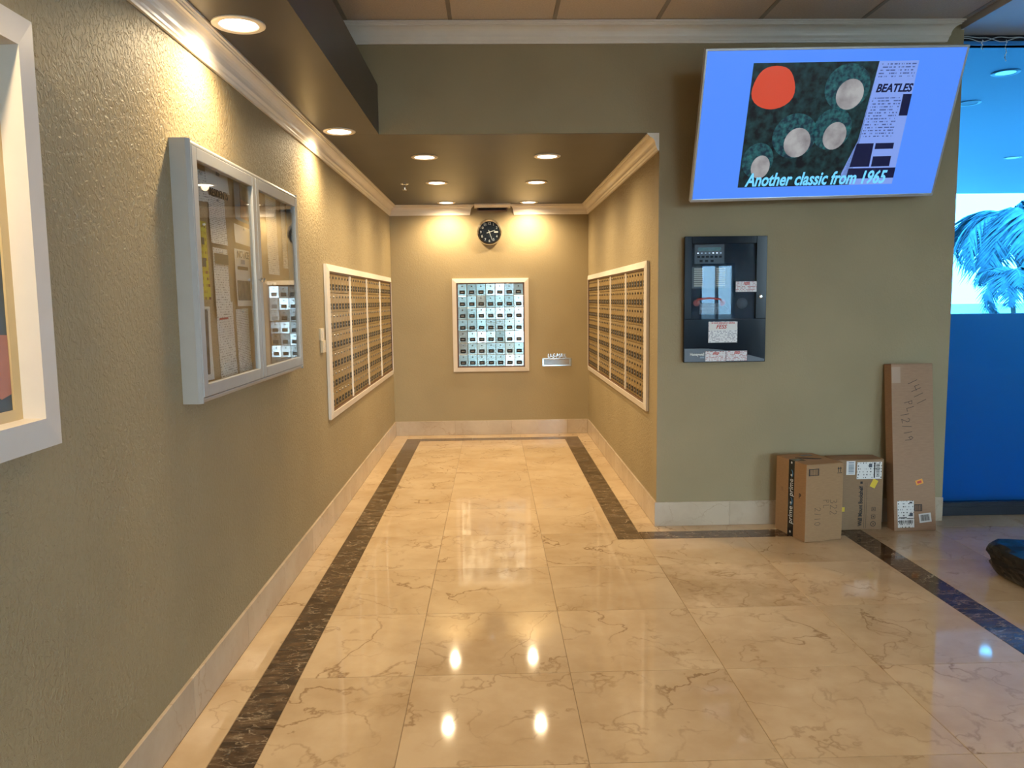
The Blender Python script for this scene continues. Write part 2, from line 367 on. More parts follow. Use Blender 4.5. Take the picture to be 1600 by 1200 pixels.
def text(name, s, size, material, parent, mw, align='CENTER', local=True, shear=0.0, width=None, thick=0.0006, bold=0.0, spacing=1.0):
    """flat lettering: mw maps text space (x right, y up, z out of the surface) to the parent's space"""
    cu = bpy.data.curves.new(name, 'FONT'); cu.body = s; cu.size = size; cu.align_x = align; cu.align_y = 'CENTER'; cu.extrude = thick; cu.shear = shear; cu.offset = bold; cu.space_character = spacing
    cu.resolution_u = 3
    t = bpy.data.objects.new('tmp_text', cu); COL.objects.link(t)
    bpy.context.view_layer.update()
    me = bpy.data.meshes.new_from_object(t.evaluated_get(bpy.context.evaluated_depsgraph_get()))
    bpy.data.objects.remove(t); bpy.data.curves.remove(cu)
    me.name = name; me.materials.clear()
    if width:
        xs = [v.co.x for v in me.vertices]; w = max(xs) - min(xs)
        me.transform(Matrix.Diagonal((width / w, 1, 1, 1)))
    me.transform(mw)
    return link(name, me, material, parent, local)
def frame4(o, x, y):
    """matrix whose text x axis is x, y axis is y, at o"""
    x = Vector(x).normalized(); y = Vector(y).normalized(); z = x.cross(y)
    return Matrix(((x.x, y.x, z.x, o[0]), (x.y, y.y, z.y, o[1]), (x.z, y.z, z.z, o[2]), (0, 0, 0, 1)))

# ------------------------------------------------------------------ the setting: floor
floor = struct(box('floor', (XL - 0.15, YREAR - 0.2, -0.10), (XEAST + 0.2, YB + 0.15, -0.0025), M['grout']), 'polished cream marble floor with dark borders')
box('rear_paving', (XL, YREAR, -0.0024), (XEAST, 0.4935 - 0.001, 0.0), M['cream'], floor)
_slabs = {}
def slab(name, x0, x1, y0, y1, material, parent=floor, gap=0.0011, z=0.0):
    w, d = round(x1 - x0, 4), round(y1 - y0, 4); key = (name, w, d, material.name)
    if key not in _slabs:
        a, b = w / 2 - gap, d / 2 - gap; c = 0.0010
        vs = [(-a, -b, -0.02), (a, -b, -0.02), (a, b, -0.02), (-a, b, -0.02), (-a, -b, -c), (a, -b, -c), (a, b, -c), (-a, b, -c),
              (-a + c, -b + c, 0), (a - c, -b + c, 0), (a - c, b - c, 0), (-a + c, b - c, 0)]
        fs = [[0, 1, 5, 4], [1, 2, 6, 5], [2, 3, 7, 6], [3, 0, 4, 7], [4, 5, 9, 8], [5, 6, 10, 9], [6, 7, 11, 10], [7, 4, 8, 11], [8, 9, 10, 11], [3, 2, 1, 0]]
        me = bpy.data.meshes.new(name); me.from_pydata(vs, [], fs); me.update(); me.materials.append(material); _slabs[key] = me
    o = bpy.data.objects.new(name, _slabs[key]); COL.objects.link(o); o.parent = parent
    o.location = ((x0 + x1) / 2, (y0 + y1) / 2, z); return o
def cuts(a, b, start, step):
    k = math.ceil((a - start) / step + 1e-6); out = [a]
    while start + k * step < b - 0.02:
        c = start + k * step
        if c - out[-1] > 0.02: out.append(c)
        k += 1
    out.append(b); return out
B0, B1 = -0.918, -0.768            # dark band along the left wall
R0, R1 = 0.742, 0.892              # dark band along the alcove's right wall
K0, K1 = 8.10, 8.25                # dark band across the back
F0, F1 = 4.623, 4.773              # dark band along the front wall
D0, D1 = 2.130, 2.280              # dark band running towards the viewer
Y0T = GY - 3 * TILE                # 0.4936
xs = cuts(B1, D0, GX, TILE); ys = cuts(Y0T, F0, GY, TILE)
lx0, lx1, ly0 = GX + TILE, GX + 2 * TILE, GY + 3 * TILE
for i in range(len(xs) - 1):
    for j in range(len(ys) - 1):
        if ys[j + 1] > F0 - 0.01 and xs[i + 1] <= R0 + 0.2: continue      # continued into the alcove below
        pale = abs(xs[i] - (GX + 2 * TILE)) < 0.02 and abs(ys[j] - (GY + 2 * TILE)) < 0.02
        slab('marble_tile', xs[i], xs[i + 1], ys[j], ys[j + 1], M['cream_pale' if pale else 'cream'])
xs = cuts(B1, R0, GX, TILE); ys = cuts(ly0, K0, GY, TILE)
for i in range(len(xs) - 1):
    for j in range(len(ys) - 1):
        if j == 0 and xs[i + 1] > R0 - 0.01: continue
        slab('marble_tile', xs[i], xs[i + 1], ys[j], ys[j + 1], M['cream'])
g = 0.0011                                                                # the L-shaped tile round the inner corner of the border
cx, cy = lx0, ly0
Lp = [(lx0 + g - cx, ly0 + g - cy), (lx1 - g - cx, ly0 + g - cy), (lx1 - g - cx, F0 - g - cy), (R0 - g - cx, F0 - g - cy), (R0 - g - cx, ly0 + TILE - g - cy), (lx0 + g - cx, ly0 + TILE - g - cy)]
_o = prism('marble_tile', Lp, 'z', -0.02, 0.0, M['cream'], floor); _o.location = (cx, cy, 0)
xs = cuts(D1, XEAST, GX, TILE); ys = cuts(Y0T, YF + 0.12, GY, TILE)
for i in range(len(xs) - 1):
    for j in range(len(ys) - 1): slab('marble_tile', xs[i], xs[i + 1], ys[j], ys[j + 1], M['cream'])
ys = cuts(Y0T, YB - 0.012, GY, TILE)
for j in range(len(ys) - 1): slab('edge_tile', XL + 0.012, B0, ys[j], ys[j + 1], M['cream'])
xs = cuts(B0, R1, GX, TILE)
for i in range(len(xs) - 1): slab('edge_tile', xs[i], xs[i + 1], K1, YB - 0.012, M['cream'])
ys = cuts(F1, YB - 0.012, GY + 0.2, TILE)
for j in range(len(ys) - 1): slab('edge_tile', R1, XR - 0.012, ys[j], ys[j + 1], M['cream'])
xs = cuts(XR - 0.012, D1, GX + 0.3, TILE)
for i in range(len(xs) - 1): slab('edge_tile', xs[i], xs[i + 1], F1, YF - 0.012, M['cream'])
ys = cuts(Y0T, K1, GY + 0.25, TILE)
for j in range(len(ys) - 1): slab('border_tile', B0, B1, ys[j], ys[j + 1], M['emp'])
xs = cuts(B1, R1, GX + 0.1, TILE)
for i in range(len(xs) - 1): slab('border_tile', xs[i], xs[i + 1], K0, K1, M['emp'])
ys = cuts(F0, K0, GY + 0.4, TILE)
for j in range(len(ys) - 1): slab('border_tile', R0, R1, ys[j], ys[j + 1], M['emp'])
xs = cuts(R1, D1, GX + 0.05, TILE)
for i in range(len(xs) - 1): slab('border_tile', xs[i], xs[i + 1], F0, F1, M['emp'])
ys = cuts(Y0T, F0, GY + 0.33, TILE)
for j in range(len(ys) - 1): slab('border_tile', D0, D1, ys[j], ys[j + 1], M['emp'])

# walls
struct(box('wall_left', (XL - 0.15, YREAR, 0), (XL, YB + 0.15, ZU + 0.1), M['wall']), 'textured olive tan wall on the left')
struct(box('wall_back', (XL, YB, 0), (XR + 0.15, YB + 0.15, ZC), M['wall_smooth']), 'olive tan wall at the end of the alcove')
struct(box('wall_right', (XR, YG, 0), (XR + 0.15, YB, ZC), M['wall']), 'olive tan wall on the right of the alcove')
struct(box('wall_front', (XR, YF, 0), (XE, YG, ZU + 0.05), M['wall_smooth']), 'wall carrying the television and alarm panel')
struct(box('wall_fascia', (XL, YF, ZC + 0.0015), (XR, YG, ZU + 0.05), M['wall_smooth']), 'wall above the alcove opening')
struct(box('wall_porch', (XE - 0.13, YG, 0), (XE, 13.6, 3.1), M['porchwall']))
_e = struct(box('wall_east', (XEAST, YREAR, 2.5), (XEAST + 0.2, YG + 0.1, ZU + 0.1), M['wall_smooth']), 'wall on the far right, out of view')
box('sill_wall', (XEAST, YREAR, 0), (XEAST + 0.2, YG + 0.1, 0.5), M['wall_smooth'], _e)
box('wall_pier', (XEAST, 3.4, 0.5), (XEAST + 0.2, YG + 0.1, 2.5), M['wall_smooth'], _e); box('wall_pier', (XEAST, YREAR, 0.5), (XEAST + 0.2, -2.6, 2.5), M['wall_smooth'], _e)
_w = struct(box('window_4', (XEAST + 0.06, -2.6, 2.44), (XEAST + 0.12, 3.4, 2.5), M['darkmetal']), 'unseen window strip added on the far right for cool light')  # unseen window, added to let cool light in from the right
box('rail', (XEAST + 0.06, -2.6, 0.5), (XEAST + 0.12, 3.4, 0.56), M['darkmetal'], _w)
for k in range(5): box('mullion', (XEAST + 0.06, -2.6 + 1.4875 * k, 0.56), (XEAST + 0.12, -2.55 + 1.4875 * k, 2.44), M['darkmetal'], _w)
box('pane', (XEAST + 0.088, -2.6, 0.53), (XEAST + 0.092, 3.4, 2.47), M['eastglass'], _w)

# the rear wall behind the viewer, with its glazed entrance, window and added clear windows
_op = [(-1.0, 1.0, 0.0, 2.25), (3.62, 4.25, 0.85, 2.05), (1.45, 3.2, 0.1, 2.9), (4.75, 6.35, 0.1, 2.9)]  # the wide clear openings are added to brighten the television wall
rear = struct(box('wall_rear', (XL - 0.15, YREAR - 0.2, 2.92), (XEAST + 0.2, YREAR, ZU + 0.1), M['wall_smooth']), 'wall behind the viewer')
box('wall_rear_pier', (XL - 0.15, YREAR - 0.2, 0), (-1.0, YREAR, 2.92), M['wall_smooth'], rear)
for x0, x1 in ((1.0, 1.45), (3.2, 3.62), (4.25, 4.75), (6.35, XEAST + 0.2)): box('wall_rear_pier', (x0, YREAR - 0.2, 0), (x1, YREAR, 2.92), M['wall_smooth'], rear)
for x0, x1 in ((1.45, 3.2), (4.75, 6.35)):
    box('sill_wall', (x0, YREAR - 0.2, 0), (x1, YREAR, 0.1), M['wall_smooth'], rear); box('lintel', (x0, YREAR - 0.2, 2.9), (x1, YREAR, 2.92), M['wall_smooth'], rear)
box('lintel', (-1.0, YREAR - 0.2, 2.25), (1.0, YREAR, 2.92), M['wall_smooth'], rear)
box('lintel', (3.62, YREAR - 0.2, 2.05), (4.25, YREAR, 2.92), M['wall_smooth'], rear); box('sill_wall', (3.62, YREAR - 0.2, 0), (4.25, YREAR, 0.85), M['wall_smooth'], rear)
for n, (x0, x1, z0, z1) in enumerate(_op):
    w = struct(box('window_%d' % (n + 2 if n < 2 else n + 3), (x0, YREAR - 0.12, z1 - 0.05), (x1, YREAR - 0.06, z1), M['darkmetal']))
    box('rail', (x0, YREAR - 0.12, z0), (x1, YREAR - 0.06, z0 + 0.06), M['darkmetal'], w)
    for k in range(3):
        xx = x0 + (x1 - x0 - 0.05) * k / 2; box('mullion', (xx, YREAR - 0.12, z0 + 0.06), (xx + 0.05, YREAR - 0.06, z1 - 0.05), M['darkmetal'], w)
    box('pane', (x0, YREAR - 0.092, z0 + 0.03), (x1, YREAR - 0.088, z1 - 0.02), M[('doorglass', 'rearglass', 'clearglass', 'clearglass')[n]], w)

struct(box('ceiling_added_canopy', (-4, -8.5, 3.3), (9, YREAR - 0.21, 3.45), M['porchceil']), 'unseen canopy added behind the viewer to vary reflections')  # added out of view to mix dark into what the mailbox doors reflect
struct(box('ground_entrance', (-30, -60, -0.3), (30, YREAR - 0.2, -0.02), M['paving']), 'paving outside the entrance behind the viewer')

# ceilings
ca = struct(box('ceiling_alcove', (XL, YF + 0.002, ZC), (XR, YB + 0.15, ZC + 0.001), M['brown']), 'dark brown lowered ceiling of the alcove')
box('ceiling_slab', (XL, YG, ZC + 0.001), (XR, YB + 0.15, ZC + 0.12), M['brown'], ca)
cs_ = struct(box('ceiling_soffit', (XL, YREAR, ZC), (XS, YF, ZS), M['brown']), 'dark brown soffit along the left wall')
cu = struct(box('ceiling', (XL - 0.15, YREAR, ZU + 0.03), (XE, YG, ZU + 0.12), M['grid']), 'suspended ceiling of tan tiles')
xs = cuts(XL, XE - 0.02, -0.222, 0.61); ys = cuts(0.13, YF, 4.40, 0.61)
for i in range(len(xs) - 1):
    for j in range(len(ys) - 1):
        box('ceiling_tile', (xs[i] + 0.010, ys[j] + 0.010, ZU + 0.004), (xs[i + 1] - 0.010, ys[j + 1] - 0.010, ZU + 0.03), M['act'], cu)
for x in xs[1:-1]: box('grid_bar', (x - 0.012, 0.13, ZU), (x + 0.012, YF, ZU + 0.006), M['grid'], cu)
for y in ys[1:-1]: box('grid_bar', (XL, y - 0.012, ZU + 0.001), (XE - 0.02, y + 0.012, ZU + 0.007), M['grid'], cu)
box('rear_ceiling', (XL, YREAR, ZU), (XE, 0.13, ZU + 0.03), M['act'], cu)
cp = struct(box('ceiling_plain', (XE - 0.02, YREAR, ZU - 0.035), (XEAST, YG - 0.03, ZU + 0.12), M['gyp']), 'smooth plaster ceiling beside the blue window')

# crown mouldings
def crown_profile(H, Pj):
    pr = [(0, -1), (0.14, -1), (0.16, -0.93), (0.20, -0.88), (0.21, -0.80), (0.27, -0.72)]
    for k in range(7):
        a = PI / 2 * k / 6; pr.append((0.30 + 0.50 * (1 - math.cos(a)), -0.68 + 0.46 * math.sin(a)))
    pr += [(0.80, -0.16), (0.88, -0.145), (0.90, -0.10), (1.0, -0.08), (1.0, 0), (0, 0)]
    return [(d * Pj, z * H) for d, z in pr]
def crown(name, pr, fn0, fn1, material=None, parent=None):
    n = len(pr); vs = [fn0(d, z) for d, z in pr] + [fn1(d, z) for d, z in pr]
    fs = [list(range(n)), list(range(n, 2 * n))] + [[i, (i + 1) % n, n + (i + 1) % n, n + i] for i in range(n)]
    return struct(pyd(name, vs, fs, material or M['white'], parent))
PR = crown_profile(0.105, 0.072)
crown('trim_1', PR, lambda d, z: (XL + d, YREAR, ZC + z), lambda d, z: (XL + d, YB - d, ZC + z))['label'] = 'white crown moulding along the left wall'
crown('trim_2', PR, lambda d, z: (XL + d, YB - d, ZC + z), lambda d, z: (-0.229 + 0.78 * d, YB - d, ZC + z))['label'] = 'white crown moulding left of the air vent'
crown('trim_3', PR, lambda d, z: (0.25 - 0.70 * d, YB - d, ZC + z), lambda d, z: (XR - d, YB - d, ZC + z))['label'] = 'white crown moulding right of the air vent'
crown('trim_4', PR, lambda d, z: (XR - d, YF, ZC + z), lambda d, z: (XR - d, YB - d, ZC + z))['label'] = 'white crown moulding along the alcove right wall'
PU = crown_profile(0.108, 0.095)
crown('trim_5', PU, lambda d, z: (XL, YF - d, ZU + z), lambda d, z: (2.765 + 0.78 * d, YF - d, ZU + z))['label'] = 'white crown moulding above the television wall'

# marble baseboards, piece by piece
def baseboard(name, axis, a, b, at, sign, start, label):
    core = None; cs = cuts(a, b, start, TILE); H = 0.155
    for i in range(len(cs) - 1):
        lo, hi = cs[i] + 0.0006, cs[i + 1] - 0.0006
        if axis == 'y': L_, Hh = (min(at, at + sign * 0.013), lo, 0.0005), (max(at, at + sign * 0.013), hi, H)
        else: L_, Hh = (lo, min(at, at + sign * 0.013), 0.0005), (hi, max(at, at + sign * 0.013), H)
        if core is None: core = struct(box(name, L_, Hh, M['basem'], None, 0.0015), label)
        else: box('baseboard_piece', L_, Hh, M['basem'], core, 0.0015)
baseboard('baseboard_left', 'y', YREAR, YB, XL, 1, 0.2, 'cream marble baseboard along the left wall')
baseboard('baseboard_back', 'x', XL + 0.013, XR - 0.013, YB, -1, -0.42, 'cream marble baseboard across the alcove end')
baseboard('baseboard_right', 'y', YF - 0.013, YB, XR, -1, 5.3, 'cream marble baseboard on the right of the alcove')
baseboard('baseboard_front', 'x', XR - 0.013, XE, YF, -1, 1.5, 'cream marble baseboard under the alarm panel')

# ------------------------------------------------------------------ blue glass front and what lies behind it
win = struct(box('window_1', (XE, YG - 0.03, 2.985), (XEAST, YG + 0.03, ZU + 0.03), M['darkmetal']), 'glass front covered with blue film')
box('edge_strip', (XE, YG - 0.036, 2.985), (XEAST, YG + 0.02, 3.008), M['bluetrim'], win)
box('bottom_rail', (XE, YG - 0.035, 0.002), (XEAST, YG + 0.03, 0.060), M['darkmetal'], win)
box('rail_cap', (XE, YG - 0.028, 0.060), (XEAST, YG + 0.02, 0.088), M['darkmetal'], win)
for xx in (4.35, 5.7): box('mullion', (xx, YG - 0.03, 0.088), (xx + 0.05, YG + 0.03, 2.985), M['darkmetal'], win)
box('pane', (XE, YG - 0.003, 0.085), (XEAST, YG + 0.003, 2.99), M['film'], win)
struct(box('floor_porch', (XE, YG + 0.03, -0.1), (16, 13.6, -0.003), M['porchfloor']))
struct(box('ceiling_porch', (XE, YG + 0.03, 3.05), (16, 12.6, 3.2), M['porchceil']))
struct(prism('wall_light_slope', [(YG + 0.09, 0.0), (6.15, 1.299), (6.25, 1.299), (6.25, 0.0)], 'x', XE, 16, M['lowwall']), 'added low wall behind the blue glass, sloped to catch a light gradient')  # made-up wall: keeps sky out of floor reflections, slope makes brightness fade downward
struct(box('ground', (-40, 13.6, -0.2), (90, 130, -0.05), M['ground']), 'ground beyond the porch')

# string of icicle lights along the head of the glass
sl = thing('string_lights', 'pale twisted string lights hanging along the head of the blue glass', 'string lights', (XE + 0.02, YG - 0.06, 3.02))
for ph in (0.0, 2.4):
    pts = [(XE + 0.005 + t * 1.6, YG - 0.05 + 0.006 * math.cos(t * 40 + ph), 3.018 + 0.011 * math.sin(t * 26 + ph) + 0.006 * math.sin(t * 61 + ph * 2)) for t in [k / 70 for k in range(71)]]
    tube('wire', pts, 0.0022, M['wire'], sl)
for x, ln in ((3.045, 0.055), (3.195, 0.125), (3.43, 0.07), (3.68, 0.12)):
    st = tube('strand', [(x + 0.004 * math.sin(k * 1.7), YG - 0.052, 3.012 - ln * k / 8) for k in range(9)], 0.0016, M['wire'], sl)
    for k in range(1, 9):
        bm = bmesh.new(); bmesh.ops.create_icosphere(bm, subdivisions=1, radius=0.0045, matrix=Matrix.Translation((x + 0.004 * math.sin(k * 1.7), YG - 0.052, 3.012 - ln * k / 8)))
        bm_obj('bead', bm, M['bead'], st)

# palms beyond the porch
def palm(label, base, top, nf, length, seed, width):
    rnd = random.Random(seed); base, top = Vector(base), Vector(top)
    t = thing('palm_tree', label, 'palm tree', base, group='palm trees outside')
    pts = [base.lerp(top, k / 8) + Vector((0.10 * math.sin(k * 0.5) * (top.z) * 0.3, 0, 0)) for k in range(9)]
    tip = pts[-1]
    tube('trunk', pts, [width * (1.25 - 0.35 * k / 8) for k in range(9)], M['trunk'], t, seg=8)
    for f in range(nf):
        az = 2 * PI * f / nf + rnd.uniform(-0.2, 0.2); el = rnd.uniform(-0.15, 1.05); ln = length * rnd.uniform(0.8, 1.1)
        vs, fs = [], []; p = tip.copy(); e = el; n = 22; step = ln / n
        for k in range(n):
            d = Vector((math.cos(az) * math.cos(e), math.sin(az) * math.cos(e), math.sin(e)))
            side = Vector((-math.sin(az), math.cos(az), 0)); q = p + d * step
            b = len(vs); vs += [p - side * 0.02, p + side * 0.02, q + side * 0.02, q - side * 0.02]; fs.append([b, b + 1, b + 2, b + 3])
            u = k / n; lw = length * 0.30 * math.sin(PI * min(1, 0.12 + u * 0.92)) ** 0.7
            for s in (-1, 1):
                for h in (0, 0.5):
                    r0 = p.lerp(q, h); tipv = r0 + side * s * lw * rnd.uniform(0.75, 1.0) + d * lw * 0.55 - Vector((0, 0, lw * rnd.uniform(0.35, 0.85)))
                    b = len(vs); wv = d * step * 0.40
                    vs += [r0 - wv, r0 + wv, (r0 + tipv) / 2 + wv * 0.9 + Vector((0, 0, lw * 0.08)), tipv, (r0 + tipv) / 2 - wv * 0.9 + Vector((0, 0, lw * 0.08))]
                    fs.append([b, b + 1, b + 2, b + 3, b + 4])
            p = q; e -= (0.085 + 0.05 * u) * 1.15
        me = bpy.data.meshes.new('frond'); me.from_pydata([tuple(v) for v in vs], [], fs); me.update(); link('frond', me, M['frond'], t)
    return t
palm('tall palm with drooping fronds beyond the blue glass', (20.9, 30, -0.05), (19.75, 30, 4.45), 14, 3.5, 3, 0.17)
palm('short bushy palm standing below the taller one outside', (14.75, 22, -0.05), (14.62, 22, 1.95), 15, 1.5, 8, 0.06)

# ------------------------------------------------------------------ recessed downlights
def downlight(label, x, y, z, watts, colour, lit=True, group='recessed ceiling downlights', r=0.094):
    t = thing('recessed_downlight', label, 'downlight', (x, y, z), group=group)
    lathe('trim_ring', [(r, 0.0), (r, -0.004), (r * 0.93, -0.008), (r * 0.76, -0.006), (r * 0.72, -0.001), (r * 0.72, 0.0)], (x, y, z), 'z', M['white'], t, cap=False)
    bm = bmesh.new(); bmesh.ops.create_circle(bm, cap_ends=True, segments=32, radius=r * 0.71, matrix=Matrix.Translation((x, y, z - 0.0035)))
    for f in bm.faces:
        if f.normal.z > 0: f.normal_flip()
    bm_obj('lens', bm, (M['lens'] if z < 3.05 or z > 3.06 else M['lens_dim']) if lit else M['gyp'], t)
    if lit:
        ld = bpy.data.lights.new('lamp', 'SPOT'); ld.energy = watts; ld.color = colour; ld.spot_size = math.radians(168); ld.spot_blend = 0.9; ld.shadow_soft_size = 0.03 if watts > PORCH_W else 0.065
        lo = bpy.data.objects.new('lamp', ld); COL.objects.link(lo); lo.parent = t; lo.location = (0, 0, -0.02)
    return t
for lb, x, y in (('largest lit downlight in the soffit above the notice case', -0.900, 2.985), ('lit soffit downlight where the soffit meets the alcove', -0.886, 4.796),
                 ('left downlight of the alcove pair nearest the opening', -0.458, 5.65), ('right downlight of the alcove pair nearest the opening', 0.400, 5.65),
                 ('left downlight of the middle alcove pair, beside the sprinkler', -0.457, 6.86), ('right downlight of the middle alcove pair', 0.393, 6.87),
                 ('left downlight of the alcove pair beside the air vent', -0.455, 8.22), ('right downlight of the alcove pair beside the air vent', 0.391, 8.24),
                 ('soffit downlight over the framed picture, out of view', -0.90, 1.18), ('soffit downlight behind the viewer', -0.90, -0.62)):
    downlight(lb, x, y, ZC, LAMP_W, WARM)
for x, side in ((0.69, 'soffit side'), (2.52, 'window side')):
    for y, row in ((-2.6, 'nearest the entrance'), (-0.2, 'above the viewer'), (2.1, 'nearest the television')):
        downlight('added lobby fill downlight, ' + side + ' row, ' + row, x, y, ZU, LOBBY_FILL_W, WARMW, group='added lobby fill downlights')  # unseen lobby lamps, added as fill light
for lb, x, y, lit in (('bright downlight seen through the blue glass, nearest', 3.75, 5.83, True), ('small lit downlight seen far off through the blue glass', 6.15, 9.35, True), ('unlit ring downlight seen through the blue glass', 4.02, 6.72, False)):
    downlight(lb, x, y, 3.05, PORCH_W, WARMW, lit, 'downlights behind the blue glass')

# sprinkler
sp = thing('fire_sprinkler', 'small pendant sprinkler head in the dark alcove ceiling', 'sprinkler', (-0.735, 6.9, ZC))
lathe('escutcheon', [(0.036, 0), (0.036, -0.003), (0.022, -0.010), (0.012, -0.012)], (-0.735, 6.9, ZC), 'z', M['chrome'], sp)
lathe('body', [(0.010, -0.010), (0.010, -0.032), (0.005, -0.036), (0.005, -0.052)], (-0.735, 6.9, ZC), 'z', M['chrome'], sp, seg=16)
lathe('deflector', [(0.004, -0.050), (0.020, -0.053), (0.020, -0.055), (0.004, -0.056)], (-0.735, 6.9, ZC), 'z', M['chrome'], sp, seg=20)

# air vent over the clock
av = thing('air_vent', 'cream air vent housing in the gap of the crown moulding', 'vent', (0.02, YB, 2.40))
prism('housing', [(YB, 2.4495), (YB - 0.125, 2.4495), (YB - 0.125, 2.436), (YB - 0.104, 2.420), (YB - 0.098, 2.412), (YB, 2.412)], 'x', -0.172, 0.205, M['white'], av)
box('grille_frame', (-0.142, YB - 0.072, 2.385), (0.175, YB, 2.412), M['wood'], av)
for k in range(4): box('louver', (-0.128, YB - 0.080, 2.388 + k * 0.006), (0.160, YB - 0.0715, 2.3915 + k * 0.006), M['black'], av)

# ------------------------------------------------------------------ wall clock
CX, CZ = -0.019, 2.165
ck = thing('wall_clock', 'round wall clock with silver rim and black face', 'clock', (CX, YB, CZ))
lathe('rim', [(0.128, 0.0), (0.137, -0.012), (0.137, -0.030), (0.128, -0.042), (0.112, -0.036), (0.110, -0.024)], (CX, YB, CZ), 'y', M['chrome'], ck, seg=56, cap=False)
lathe('dial', [(0.111, -0.016), (0.111, -0.022)], (CX, YB, CZ), 'y', M['navy'], ck, seg=48)
for h in range(1, 13):
    if h == 3: continue
    a = PI / 2 - h * PI / 6; r_ = 0.090
    text('numeral', str(h), 0.036, M['mark'], ck, frame4((r_ * math.cos(a), -0.0235, r_ * math.sin(a)), (1, 0, 0), (0, 0, 1)))
box('day_window', (CX + 0.050, YB - 0.0235, CZ - 0.007), (CX + 0.092, YB - 0.0215, CZ + 0.009), M['mark'], ck)
def hand(name, ang, ln, tail, w, y):
    a = math.radians(90 - ang); d = Vector((math.cos(a), 0, math.sin(a))); s = Vector((-d.z, 0, d.x)); c = Vector((CX, YB + y, CZ))
    q = [c - d * tail - s * w, c + d * ln - s * w * 0.6, c + d * ln + s * w * 0.6, c - d * tail + s * w]
    vs = q + [p + Vector((0, -0.0015, 0)) for p in q]
    pyd(name, vs, [[0, 1, 2, 3], [4, 5, 6, 7], [0, 1, 5, 4], [1, 2, 6, 5], [2, 3, 7, 6], [3, 0, 4, 7]], M['mark'], ck)
hand('hour_hand', 72, 0.062, 0.030, 0.0042, -0.0255); hand('minute_hand', 160, 0.092, 0.022, 0.0032, -0.0285)
lathe('glass_cover', [(0.110, -0.0335), (0.110, -0.0345)], (CX, YB, CZ), 'y', M['glass'], ck, seg=48)

# ------------------------------------------------------------------ mailbox banks
def door_meshes(w, h):
    bm = bmesh.new(); box_bm(bm, (-w / 2, -0.012, -h / 2), (w / 2, 0.0, h / 2), 0.0018)
    box_bm(bm, (-w * 0.40, -0.0145, -h * 0.46), (w * 0.40, -0.0118, h * 0.05), 0.0)          # raised label frame
    box_bm(bm, (-w * 0.36, -0.0135, h * 0.135), (w * 0.36, -0.0118, h * 0.150), 0.0)        # lip line
    d = bpy.data.meshes.new('mailbox_door'); bm.to_mesh(d); bm.free()
    bm = bmesh.new(); box_bm(bm, (-w * 0.30, -0.0165, -h * 0.36), (w * 0.30, -0.0144, -h * 0.045)); nb = len(bm.faces)
    for x0, x1 in ((-0.15, -0.06), (-0.03, 0.04), (0.07, 0.15)): box_bm(bm, (x0 * w, -0.0170, -h * 0.24), (x1 * w, -0.0164, -h * 0.17))
    bm.faces.ensure_lookup_table()
    for i in range(nb, len(bm.faces)): bm.faces[i].material_index = 1
    p = bpy.data.meshes.new('number_plate'); bm.to_mesh(p); bm.free(); p.materials.append(M['plate']); p.materials.append(M['faint'])
    bm = bmesh.new(); bmesh.ops.create_cone(bm, cap_ends=True, segments=10, radius1=w * 0.085, radius2=w * 0.07, depth=0.008, matrix=Matrix.Translation((0, -0.015, h * 0.30)) @ Matrix.Rotation(PI / 2, 4, 'X'))
    k = bpy.data.meshes.new('lock'); bm.to_mesh(k); bm.free(); k.materials.append(M['lock'])
    return d, p, k
